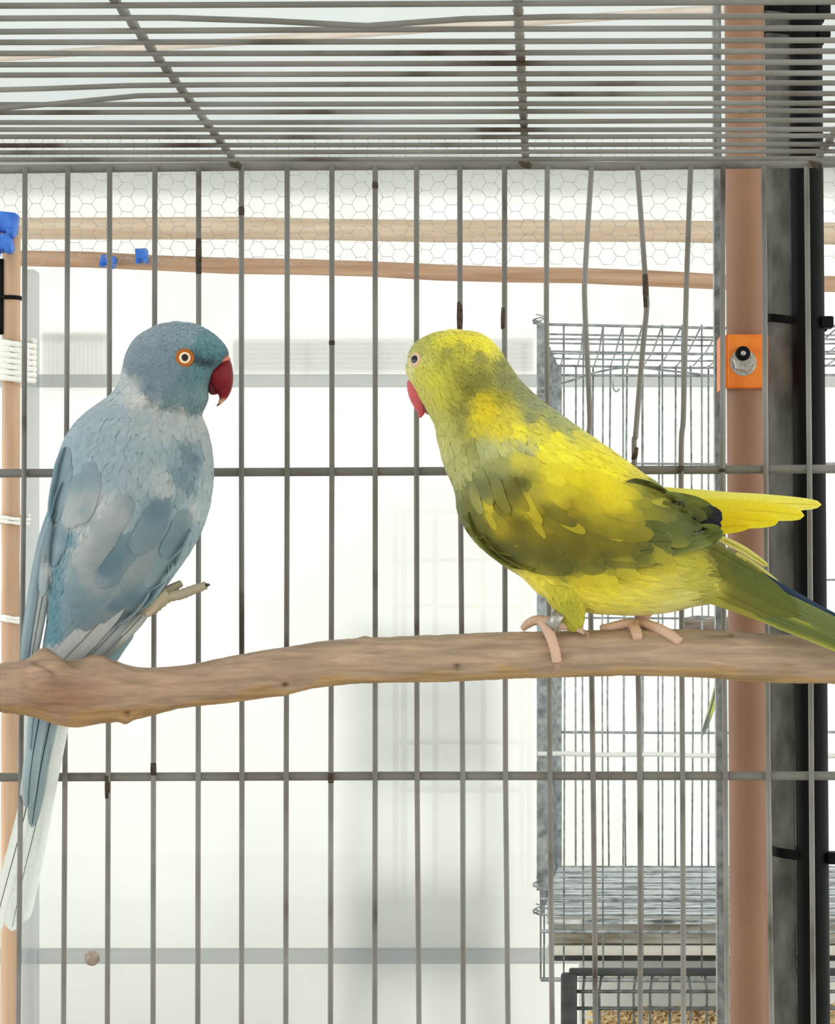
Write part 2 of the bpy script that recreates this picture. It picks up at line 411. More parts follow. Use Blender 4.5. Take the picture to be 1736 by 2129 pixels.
# orange bracket with bolt around the brown pole
o = empty('pipe_bracket', W(1546, 812, dP), 'orange plastic bracket bolted onto the brown pole', 'bracket')
cz = W(1546, 756, dP); s = dP / F
hz = 55 * s
n = 20; V = []; Fc = []
prof = []
R1, R2 = 46 * s, 50 * s
outer = [(-R2, .030), (-R2, -.004)] + [(-R2 + 8 * s + 0, -.0165), (R2 - 8 * s, -.0165)] + [(R2, -.004), (R2, .030)]
inner = [(-R1, .030), (-R1, -.002)] + [(-R1 + 8 * s, -.0148), (R1 - 8 * s, -.0148)] + [(R1, -.002), (R1, .030)]
for zz in (-hz, hz):
    for (x, y) in outer: V.append(cz + Vector((x, y, zz)))
    for (x, y) in inner: V.append(cz + Vector((x, y, zz)))
k = 6
for i in range(k - 1):
    Fc += [(i, i + 1, 12 + i + 1, 12 + i), (6 + i + 1, 6 + i, 18 + i, 18 + i + 1), (12 + i, 12 + i + 1, 18 + i + 1, 18 + i), (i + 1, i, 6 + i, 6 + i + 1)]
Fc += [(0, 12, 18, 6), (5, 11, 23, 17)]
mk('strap', V, Fc, M['orange'], o, smooth=False, fix=True)
v, f = bevelbox((cz.x - 36 * s, dP - .0195, cz.z - hz * .98), (cz.x + 38 * s, dP - .0165, cz.z + hz * 1.02), .0008); mk('plate', v, f, M['orange'], o)
cb = W(1545, 754, dP - .0195); fw = Vector((0, -1, 0))
mk('washer', *lathe(cb, fw, [(.0098, 0), (.0098, .0009), (.0085, .0012)], 28), M['steel'], o, smooth=False)
nut = mk('nut', *lathe(cb + Vector((0, 0, .0006)), fw, [(.0082, .001), (.0082, .005), (.0074, .0062)], 6), M['steel'], o, smooth=False)
bolt = mk('bolt', *lathe(cb + Vector((-.0006, 0, .0062)), fw, [(.0054, .001), (.0054, .0078), (.0048, .0086)], 20), M['black'], o)
mk('bolt_tip', *lathe(cb + Vector((-.0006, 0, .0062)), fw, [(.0019, .0084), (.0019, .0096), (.001, .0102)], 16), M['steel'], bolt)

def tie(yc, hpx, xa, xb, label, headx, d=dP + .02):
    o = empty('cable_tie', W((xa + xb) / 2, yc + hpx / 2, d - .02), label, 'cable tie', 'black cable ties on the galvanised post')
    A = W(xa, yc, d); B = W(xb, yc, d); R = (B.x - A.x) / 2; c = (A + B) / 2
    n = 40; s = d / F; h = hpx * s / 2; V = []; Fc = []
    ring = []
    for k in range(n):
        t = 2 * PI * k / n
        x = R * math.copysign(abs(math.cos(t)) ** .45, math.cos(t)); y = .0175 * math.copysign(abs(math.sin(t)) ** .6, math.sin(t)) + .012
        ring.append((x, y, -.006 * (x / R + 1) * .5))
    for (sx, hh) in ((1, -h), (1, h), (1.012, h * .8), (1.012, -h * .8)):
        for (x, y, z) in ring: V.append(c + Vector((x * sx, (y - .012) * sx + .012, z + hh)))
    for a in range(4):
        b = (a + 1) % 4
        for k in range(n): Fc.append((a * n + k, a * n + (k + 1) % n, b * n + (k + 1) % n, b * n + k))
    mk('strap', V, Fc, M['black'], o, fix=True, smooth=False)
    p = W(headx, yc + 12, d)
    v, f = bevelbox((p.x - 14 * s, d - .012, p.z - 12 * s), (p.x + 12 * s, d + .004, p.z + 12 * s), .0012); mk('head', v, f, M['black'], o)
tie(660, 17, 1592, 1722, 'black cable tie holding pipe to post just above the orange bracket', 1718)
tie(1770, 20, 1606, 1730, 'black cable tie holding pipe to post below the branch', 1732)
tie(60, 17, 1584, 1716, 'black cable tie holding pipe to post behind the ceiling wires', 1712)
tie(14, 17, 1584, 1716, 'topmost black cable tie on the pipe behind the ceiling wires', 1712)

# ------------------------------------------------------------------ the aviary cage
dB = 1.813; SP = .03
HC = (CY - 345) / F * dB                       # ceiling height over the camera
XL, XR = -.78, .50
cage = empty('aviary_cage', Vector((0, dB, 0)), 'large grey wire cage around both parrots with close upright bars', 'cage')
tops = [52,141,228,322,413,502,597,690,780,866,956,1049,1138,1230,1325,1436,1503,1588,1677]
mids = [50,138,227,321,413,502,597,690,780,866,957,1049,1140,1224,1319,1416,1502,1592,1683]
lows = [43,135,225,319,412,503,595,688,780,867,962,1051,1143,1233,1330,1419,1508,1597,1687]
bots = [38,132,223,318,411,502,594,687,779,871,963,1056,1148,1238,1331,1421,1512,1604,1691]
bend = {12: [(1136, 660)], 13: [(1217, 560), (1216, 640), (1226, 860)], 14: [(1343, 600), (1344, 645), (1336, 730), (1322, 900)], 15: [(1427, 600), (1421, 860)]}
def zr(py): return CAMZ + (CY - py) * dB / F
rng2 = random.Random(11)
for i in range(len(tops)):
    keys = [(tops[i], 345)] + bend.get(i, []) + [(mids[i], 980), (lows[i], 1613), (bots[i], 2129)]
    P = [W(x, y, dB - .001) for x, y in keys]
    if i in bend:
        arr = cat([tuple(p) for p in P], np.linspace(0, len(P) - 1, 40)); P = [Vector(p) for p in arr]
    end = Vector((W(bots[i], 0, dB).x, dB - .001, .02)); P.append(end)
    mk('upright_bar', *tube(P, .00185, 10), M['bar'], cage)
x = W(38, 0, dB).x - SP
while x > XL: mk('upright_bar', *tube([(x, dB - .001, .02), (x, dB - .001, zr(345))], .00185, 8), M['bar'], cage); x -= SP
x = W(1691, 0, dB).x + SP
while x < XR: mk('upright_bar', *tube([(x, dB - .001, .02), (x, dB - .001, zr(345))], .00185, 8), M['bar'], cage); x += SP
def rail(pts, r, name='cross_rail', n=10, mat='bar'): mk(name, *tube(pts, r, n), M[mat], cage)
kx = [-400, 0, 250, 500, 700, 868, 1093, 1180, 1260, 1350, 1500, 1736, 2000]
ty = [355, 352, 349, 346, 345, 344, 343, 343, 346, 344, 342, 339, 337]
P = [Vector((XL, dB + .0035, zr(356)))] + [W(a, b, dB + .0035) for a, b in zip(kx, ty)] + [Vector((XR, dB + .0035, zr(337)))]
rail([p for p in P if XL <= p.x <= XR], .0031, 'top_rail', 12)
rail([Vector((XL, dB + .0035, zr(987))), W(0, 984, dB + .0035), W(868, 980, dB + .0035), W(1736, 975, dB + .0035), Vector((XR, dB + .0035, zr(975)))], .0031)
rail([Vector((XL, dB + .0035, zr(1617))), W(0, 1616, dB + .0035), W(868, 1613, dB + .0035), W(1736, 1613, dB + .0035), Vector((XR, dB + .0035, zr(1613)))], .0031)
py = 1613 + 634
while zr(py) > .03:
    rail([Vector((XL, dB + .0035, zr(py))), Vector((XR, dB + .0035, zr(py)))], .0031); py += 634
# ceiling of the cage
YF = .70
zc = CAMZ + HC
k = 1
while dB - SP * k > YF:
    y = dB - SP * k
    zj = zc + rng2.uniform(-.0005, .0005)
    xs = np.linspace(XL, XR, 27)
    sag = rng2.uniform(-.0006, .0006); ph = rng2.uniform(0, 6)
    pts = []
    for x in xs:
        z = zj + sag * math.sin(x * 6 + ph) + (.003 if k > 8 else .0015) * (x + .1)
        yy = y
        px = CX + x * F / y
        if k == 16: z -= .0045 * math.exp(-((px - 740) / 190) ** 2)
        if k == 9: z -= .009 * max(0, min(1, (330 - px) / 330)) ** 1.3
        if k == 10: z -= .003 * max(0, min(1, (300 - px) / 330))
        pts.append(Vector((x, yy, z)))
    mk('ceiling_bar', *tube(pts, .00155, 8), M['bar'], cage); k += 1
for px in (-113, 490, 1093, 1696):
    x = W(px, 0, dB).x
    if XL < x < XR:
        n = 75; pts = []; rr = []
        for i in range(n):
            y = dB + (YF - dB) * i / (n - 1); pts.append(Vector((x, y, zc + .0032))); rr.append(.0024 + .0004 * math.cos((dB - y) / SP * 2 * PI))
        mk('ceiling_cross_wire', *tube(pts, rr, 10), M['bar'], cage)
        v, f = tube([Vector((x - .0035, dB - .001, zc + .004)), Vector((x - .001, dB - .004, zc + .001)), Vector((x + .0035, dB - .003, zc - .001))], [.002, .0032, .002], 8)
        mk('corner_clip', v, f, M['dirt'], cage)
# dirt and rust stuck on the bars
for (xa, ya, xb, yb) in [(413,496,413,570),(956,628,956,690),(1048,640,1047,684),(319,1586,319,1612),(224,1612,224,1660),(688,1606,688,1628),(780,378,780,392),(1322,930,1318,956),(1341,570,1344,640),(1416,968,1415,984),(1502,974,1502,982),(502,430,502,448),(690,708,690,718)]:
    mk('dirt_patch', *tube([W(xa, ya, dB - .001), W((xa + xb) / 2, (ya + yb) / 2, dB - .001), W(xb, yb, dB - .001)], [.0019, .00215, .0019], 10), M['dirt'], cage)
# side panels
for X in (XL, XR):
    y = dB
    while y > YF:
        mk('upright_bar', *tube([(X, y, .02), (X, y, zc)], .00185, 6), M['bar'], cage); y -= SP
    for py in (345, 980, 1613, 2247, 2881, 3515):
        mk('cross_rail', *tube([(X, dB + .003, zr(py)), (X, YF, zr(py))], .0031, 8), M['bar'], cage)
for X in (XL, XR):
    mk('corner_post', *tube([(X, YF, 0), (X, YF, zc + .004)], .006, 10), M['bar'], cage)
    mk('corner_post', *tube([(X, dB + .004, 0), (X, dB + .004, zc + .004)], .006, 10), M['bar'], cage)
mk('top_rail', *tube([(XL, YF, zc), (XR, YF, zc)], .0031, 8), M['bar'], cage)

# ------------------------------------------------------------------ branch
D0 = 1.74                                      # distance of branch axis and birds
def P3(px, py, dz): return W(px, py, D0 * (1 + dz / F))
BR = [(-60,1380,1480),(0,1378,1482),(50,1374,1487),(85,1368,1494),(120,1372,1503),(160,1376,1507),(200,1376,1503),(250,1382,1500),(300,1388,1492),(350,1386,1479),(400,1380,1470),(470,1366,1462),(540,1353,1453),
      (595,1345,1445),(650,1336,1432),(700,1330,1425),(760,1326,1421),(850,1322,1419),(950,1318,1417),(1050,1314,1412),(1150,1312,1409),(1250,1310,1406),(1320,1309,1405),(1420,1308,1407),
      (1480,1309,1410),(1540,1313,1416),(1600,1318,1420),(1680,1322,1421),(1736,1328,1422),(1820,1334,1430)]
xLp = CX + (XL + .004) * F / D0; xRp = CX + (XR - .004) * F / D0
BR = [(xLp, 1400, 1490), ((xLp - 60) / 2, 1384, 1480)] + BR + [((1820 + xRp) / 2, 1345, 1440), (xRp, 1360, 1450)]
tx = np.array([b[0] for b in BR]); tt = np.array([b[1] for b in BR]); tb = np.array([b[2] for b in BR])
xs = np.concatenate([np.linspace(xLp, -70, 40), np.linspace(-66, 1800, 800), np.linspace(1808, xRp, 40)])
NS, MS = len(xs), 56
# smooth interpolation of the edges
fine = cat(np.stack([tx, tt, tb], 1), np.linspace(0, len(BR) - 1, 1500))
top_e = np.interp(xs, fine[:, 0], fine[:, 1]); bot_e = np.interp(xs, fine[:, 0], fine[:, 2])
knots = [  # px, angle (0 = top, 90 = towards camera), size px, height px
    (92, 10, 26, 22), (118, 28, 20, 9), (196, 14, 34, 13), (228, 10, 34, 6), (262, 158, 15, 12), (590, 150, 15, 7), (950, 118, 9, 4), (1520, 22, 9, 5), (760, 8, 12, 4), (100, 70, 44, 8), (150, 172, 60, 6), (608, 40, 22, 3)]
pits = [(72 + 7 * q, 36 + 4 * q, 4, 9) for q in range(7)] + [(138 + 8 * q, 26 + 3 * q, 4, 4) for q in range(4)] + [ (264, 140, 5, 12), (592, 128, 5, 9), (950, 112, 5, 7), (1520, 34, 4, 6), (610, 30, 5, 3)]
V = []; Cc = []
for i, x in enumerate(xs):
    cy = (top_e[i] + bot_e[i]) / 2; r = (bot_e[i] - top_e[i]) / 2
    for k in range(MS):
        a = 2 * PI * k / MS                     # 0 = top, 90 deg = towards camera
        deg = math.degrees(a); rad = r * (1 + .02 * noise.noise(Vector((x * .012, math.cos(a) * 1.2, math.sin(a) * 1.2))))
        rad += 1.2 * noise.noise(Vector((x * .05, math.cos(a) * 3, math.sin(a) * 3)))
        pit = 0
        for (kx_, ka, ks, kh) in knots:
            da = (deg - ka + 180) % 360 - 180
            q = ((x - kx_) / ks) ** 2 + (math.radians(da) * r / ks) ** 2
            if q < 9: rad += kh * math.exp(-q)
        for (kx_, ka, ks, kh) in pits:
            da = (deg - ka + 180) % 360 - 180
            q = ((x - kx_) / ks / 1.5) ** 2 + (math.radians(da) * r / ks) ** 2
            if q < 9:
                rad -= kh * math.exp(-q)
                if kx_ in (264, 592, 950, 1520): pit = max(pit, math.exp(-q))     # dark heart of a knot
        V.append(P3(x, cy - rad * math.cos(a), -rad * math.sin(a)))
        # wood colour: greyed where worn, warm brown heartwood, golden bark remains underneath
        up = math.cos(a)
        base = np.array(lin((172, 147, 125)))
        w = np.clip((-up - .55 + .5 * noise.noise(Vector((x * .012, up * 2.5, 8.0)))) / .2, 0, 1); base = base * (1 - w) + np.array(lin((180, 147, 104))) * w   # ragged strip of golden sapwood
        nz = noise.noise(Vector((x * .006, up * 2.0, 4.0)))
        base = base * (1 + .16 * nz)
        if 40 < x < 340:
            q = math.exp(-((x - 135) / 75) ** 2 - ((up + .15) / .6) ** 2)
            base = base * (1 - .6 * q) + np.array(lin((126, 80, 48))) * .6 * q
        w = np.clip((900 - x) / 500, 0, 1) * .10; base = base * (1 - w * np.array([.4, 1, 1.2]))
        base = base * (1 - .8 * pit) + np.array(lin((70, 48, 34))) * .8 * pit
        Cc.append(base)
Fc = []
for i in range(NS - 1):
    for k in range(MS): Fc.append((i * MS + k, i * MS + (k + 1) % MS, (i + 1) * MS + (k + 1) % MS, (i + 1) * MS + k))
Fc += [tuple(range(MS))[::-1], tuple((NS - 1) * MS + k for k in range(MS))]
tag(mk('branch_perch', V, Fc, M['branch'], cols=Cc), 'bare knotty brown branch that both parrots stand on', 'branch')

# ------------------------------------------------------------------ birds: shared tools (in photo-pixel space x, y, depth)
class Field:
    def __init__(s, pts, warp=6.0, desat=0.0):
        s.warp = warp
        s.P = np.array([p[:2] for p in pts], float); s.C = np.array([lin(p[2]) for p in pts])
        g = s.C.mean(1, keepdims=True); s.C = s.C * (1 - desat) + g * desat
        s.k = np.array([(p[3] if len(p) > 3 else 1.0) for p in pts])
    def __call__(s, Q):
        Q = np.atleast_2d(np.asarray(Q, float))[:, :2]
        nz = np.array([[noise.noise(Vector((q[0] * .05, q[1] * .05, 1.0))) + .6 * noise.noise(Vector((q[0] * .13, q[1] * .13, 5.0))),
                        noise.noise(Vector((q[0] * .05, q[1] * .05, 9.0))) + .6 * noise.noise(Vector((q[0] * .13, q[1] * .13, 13.0)))] for q in Q])
        Q = Q + nz * s.warp
        d2 = ((Q[:, None, :] - s.P[None]) ** 2).sum(2)
        w = s.k / (d2 + 35.0) ** 1.85
        return (w @ s.C) / w.sum(1, keepdims=True)
class Loft:
    """closed surface through cross-sections (left edge, right edge, half depth, centre depth)"""
    def __init__(s, st):
        s.st = np.array(st, float); s.n = len(st)
    def at(s, q, t):
        r = cat(s.st, q); ct, sn = np.cos(t), np.sin(t)
        cx = (r[..., 0] + r[..., 2]) / 2; cy = (r[..., 1] + r[..., 3]) / 2
        hx = (r[..., 2] - r[..., 0]) / 2; hy = (r[..., 3] - r[..., 1]) / 2
        dp = np.maximum(r[..., 4], .3)
        return np.stack([cx + hx * ct, cy + hy * ct, r[..., 5] - dp * sn], -1)
    def grid(s, N, Mm):
        q = np.linspace(0, s.n - 1, N)[:, None] + np.zeros((1, Mm)); t = np.linspace(0, 2 * PI, Mm, endpoint=False)[None] + np.zeros((N, 1))
        V = s.at(q, t).reshape(-1, 3); Fc = []
        for i in range(N - 1):
            for k in range(Mm): Fc.append((i * Mm + k, i * Mm + (k + 1) % Mm, (i + 1) * Mm + (k + 1) % Mm, (i + 1) * Mm + k))
        Fc += [tuple(range(Mm))[::-1], tuple((N - 1) * Mm + k for k in range(Mm))]
        return V, Fc
def to3(V): return [P3(*v) for v in V]
class Skin:
    def __init__(s, V, Fc): s.b = BVHTree.FromPolygons([tuple(v) for v in V], [list(f) for f in Fc])
    def z(s, x, y, side=-1):
        h = s.b.ray_cast(Vector((x, y, side * 3000.0)), Vector((0, 0, -side)))
        return None if h[0] is None else h[0].z
    def hit(s, x, y, side=-1): return s.b.ray_cast(Vector((x, y, side * 3000.0)), Vector((0, 0, -side)))
def plumes(loft, field, q0, q1, size, density=1.0, jit=.10, skip=None, lift=1.0, seed=1):
    """small overlapping contour feathers, one joined mesh"""
    r = np.random.default_rng(seed); V = []; Fc = []; Cc = []
    prof = [.55, .95, 1.0, .72, .12]
    q = q0
    while q < q1:
        ring = loft.at(np.full(24, q), np.linspace(0, 2 * PI, 24, endpoint=False))
        per = np.linalg.norm(ring - np.roll(ring, 1, 0), axis=1).sum()
        L, wd = size(q); 
        dq = np.linalg.norm(loft.at(np.array([q + .1]), np.array([PI / 2])) - loft.at(np.array([q]), np.array([PI / 2]))) / .1
        dq2 = np.linalg.norm(loft.at(np.array([q + .1]), np.array([0.0])) - loft.at(np.array([q]), np.array([0.0]))) / .1
        dq = max((dq + dq2) / 2, 4)
        n = max(6, int(per / wd * 1.25 * density))
        ts = (np.arange(n) + r.uniform(0, 1)) * 2 * PI / n + r.normal(0, .25 * 2 * PI / n, n)
        qs = q + r.uniform(-.25, .25, n) * L / dq
        ll = L * r.uniform(.8, 1.25, n); ww = wd * r.uniform(.8, 1.2, n)
        tw = r.normal(0, .12, n)
        ctr = loft.at(qs, ts)
        ctr2 = loft.at(qs + ll / dq * .5, ts)
        cols = field(ctr2) * (1 + r.normal(0, jit, (n, 1)))
        # outward normals
        e = .02
        dt = loft.at(qs, ts + e) - loft.at(qs, ts - e); ds = loft.at(qs + .05, ts) - loft.at(qs - .05, ts)
        nr = np.cross(ds, dt); nr /= np.linalg.norm(nr, axis=1, keepdims=True) + 1e-9
        cen = loft.at(qs, np.zeros(n)) * .5 + loft.at(qs, np.full(n, PI)) * .5
        sg = np.sign(((ctr - cen) * nr).sum(1, keepdims=True)); nr *= sg
        tl = np.linalg.norm(dt, axis=1) / (2 * e) + 1e-6
        keep = np.array([skip is None or not skip(p) for p in ctr])
        pa = np.array(prof)[None, :, None]; fa = np.linspace(0, 1, 5)[None, :, None]; ca = np.array([-1, 0, 1])[None, None, :]
        li = (lift * (1 + .5 * r.random(n)))[:, None, None]
        qq = (qs[:, None, None] + (ll / dq)[:, None, None] * fa) + 0 * ca
        t2 = ts[:, None, None] + (ca * ww[:, None, None] * .5 * pa + tw[:, None, None] * ll[:, None, None] * fa) / tl[:, None, None]
        P = loft.at(qq, t2) + nr[:, None, None, :] * (li * (.3 + .9 * fa) + .5 * li * (ca == 0))[..., None]
        K = cols[:, None, None, :] * np.ones_like(qq)[..., None]
        P = P[keep].reshape(-1, 3); K = K[keep].reshape(-1, 3); b0 = sum(len(x) for x in V)
        V.append(P); Cc.append(K)
        for i in range(len(P) // 15):
            b = b0 + i * 15
            for a in range(4):
                for c in range(2): Fc.append((b + a * 3 + c, b + a * 3 + c + 1, b + a * 3 + c + 4, b + a * 3 + c + 3))
        q += L * .42 / dq
    return np.concatenate(V), Fc, np.clip(np.concatenate(Cc), 0.002, .98)
def feather(name, path, width, mat, parent, colf, skin=None, lift=(3, 8), zpath=None, side=-1, nl=16, nw=4, tip=.30, root=.4, camber=3, shaft=None, label=None, field=None, bend=0, zoff=0):
    """one large feather; path in photo pixels; lies on the skin or follows zpath"""
    path = np.array(path, float); V = []; Cc = []; Fc = []
    T = np.linspace(0, len(path) - 1, nl + 1); C = cat(path, T)
    tg = np.gradient(C, axis=0)
    zl = None
    for i in range(nl + 1):
        f = i / nl; c = C[i]; t = tg[i] / (np.linalg.norm(tg[i]) + 1e-9); nn = np.array([-t[1], t[0]])
        a = root + (1 - root) * min(1, f / .3) ** .7
        if f > 1 - tip: a *= math.sqrt(max(0, 1 - ((f - 1 + tip) / tip) ** 2)) * .97 + .03
        hw = width / 2 * a
        if zpath is not None: zc_ = float(np.interp(f, [z[0] for z in zpath], [z[1] for z in zpath]))
        else:
            zc_ = skin.z(c[0], c[1], side)
            if zc_ is None: zc_ = zl if zl is not None else 0
            elif zl is not None and abs(zc_ - zl) > 40: zc_ = zl + math.copysign(12, zc_ - zl)
        zl = zc_
        li = lift[0] + (lift[1] - lift[0]) * f
        for j in range(-nw, nw + 1):
            u = j / nw; p = c + nn * hw * u
            z = zc_
            if zpath is None:
                h = skin.z(p[0], p[1], side)
                if h is not None and abs(h - zc_) < hw * 1.2: z = h
            z = z + side * (li + camber * (1 - u * u) + zoff)
            V.append((p[0], p[1], z)); Cc.append(colf(f, u, p))
    m = 2 * nw + 1
    for i in range(nl):
        for j in range(m - 1): Fc.append((i * m + j, i * m + j + 1, (i + 1) * m + j + 1, (i + 1) * m + j))
    V3 = to3(V)
    if shaft:
        cl = [P3(V[i * m + nw][0], V[i * m + nw][1], V[i * m + nw][2] + side * 1.0) for i in range(nl // 4, nl)]
        sv, sf = tube(cl, [shaft[0] * D0 / F * (1 - .6 * i / nl) for i in range(nl // 4, nl)], 5)
        b = len(V3); V3 += sv; Fc += [[k + b for k in q] for q in sf]; Cc += [lin(shaft[1])] * len(sv)
    o = mk(name, V3, Fc, mat, parent, cols=np.clip(Cc, .002, .98))
    if label: o['label'] = label
    return o
def flat(c, edge=None, tipc=None, tipat=.75, jit=0.0):
    c = np.array(lin(c)); e = np.array(lin(edge)) if edge else c; tc = np.array(lin(tipc)) if tipc else None
    def fn(f, u, p):
        k = abs(u) ** 3; r = c * (1 - k) + e * k
        if tc is not None:
            w = min(1, max(0, (f - tipat) / .12)); r = r * (1 - w) + tc * w
        return r * (1 + .06 * math.sin(u * 9 + f * 30) * .5)
    return fn
def fromfield(field, mix=.6, gain=1.0):
    st = {}
    def fn(f, u, p):
        c = field(p)[0]
        return c * gain * (1 + .05 * math.sin(u * 7 + f * 14))
    return fn
def blend(field, c, tc, amt=.5):
    c = np.array(lin(c)); tc = np.array(lin(tc))
    def fn(f, u, p):
        w = min(1, max(0, (f - .3) / .4)); a = amt * min(1, f / .45)
        return (field(p)[0] * (1 - a) + (c * (1 - w) + tc * w) * a)
    return fn
def coverts(name, A, B, rows, cols, size, wing, field, skin, mat, base=10, drop=8, side=-1, seed=5, jit=.1, turn=0.0):
    """rows of overlapping wing coverts from the leading edge A to the trailing edge B"""
    r = random.Random(seed); A = np.array(A, float); B = np.array(B, float)
    for i in range(rows):
        v = (i + .1) / rows
        nc = cols
        for j in range(nc):
            u = (j + .5 + (.5 if i % 2 else 0) * .9 + r.uniform(-.15, .15)) / (nc + .5)
            a = cat(A, u * (len(A) - 1)); b = cat(B, u * (len(B) - 1))
            p = a + (b - a) * v; dr = (b - a) / np.linalg.norm(b - a)
            th = turn + r.uniform(-.12, .12); dr = np.array([dr[0] * math.cos(th) - dr[1] * math.sin(th), dr[0] * math.sin(th) + dr[1] * math.cos(th)])
            L, wd = size(v); L *= r.uniform(.85, 1.15); wd *= r.uniform(.9, 1.1)
            if skin.z(p[0], p[1], side) is None: continue
            mid = p + dr * L * .6
            c0 = field(mid)[0] * (1 + r.uniform(-jit, jit))
            def fn(f, u_, pp, c0=c0):
                c = field(pp)[0] * .65 + c0 * .35
                return c
            feather(name, [p, p + dr * L * .5, p + dr * L], wd, mat, wing, fn, skin, lift=(base - drop * v - 2, base - drop * v + 2), side=side, nl=9, nw=2, tip=.6, camber=1.5)
def eye(parent, skin, px, py, rp, ri, rr, cr, ci, cp, dome=.55, zf=1.0):
    loc, nrm, _, _ = skin.hit(px, py)
    n = Vector(nrm).normalized()
    if n.z > 0: n = -n
    n = (n + Vector((0, 0, -1)) * zf).normalized()
    def part(name, prof, col, mat, par):
        v, f = lathe(Vector(loc), n, prof, 28)
        return mk(name, to3(v), f, mat, par, cols=[lin(col)] * len(v), fix=True)
    part('eye_ring', [(rr * 1.06, -3), (rr, 1.2), (rr * .86, 3.2), (ri * 1.08, 3.4), (ri * .98, 2.0)], cr, M['skin'], parent)
    e = part('eye', [(ri, 1.5), (ri * .96, 3.2), (rp * 1.02, 4.6), (rp * .9, 4.8)], ci, M['eye'], parent)
    part('pupil', [(rp, 4.2), (rp * .9, 5.2), (rp * .6, 6.0), (rp * .2, 6.4)], cp, M['eye'], e)
def limb(name, pts, radii, col, mat, parent, n=12, rings=0.0, sub=6, label=None):
    """tapering limb or toe through photo-space points"""
    P = cat(np.array(pts, float), np.linspace(0, len(pts) - 1, sub * (len(pts) - 1) + 1))
    R = np.interp(np.linspace(0, len(pts) - 1, len(P)), range(len(radii)), radii)
    R = [max(.4, r * (1 + rings * math.sin(i * 2.6))) * D0 / F for i, r in enumerate(R)]
    v, f = tube([P3(*p) for p in P], R, n)
    cl = [np.array(lin(col))] * len(v)
    o = mk(name, v, f, mat, parent, cols=np.clip(cl, 0.002, .98), fix=True)
    if label: o['label'] = label
    return o
def loft_part(name, st, colf, mat, parent, N=28, Mm=24, label=None):
    v, f = Loft(st).grid(N, Mm)
    o = mk(name, to3(v), f, mat, parent, cols=[colf(p) for p in v], fix=True)
    if label: o['label'] = label
    return o, Skin(v, f)

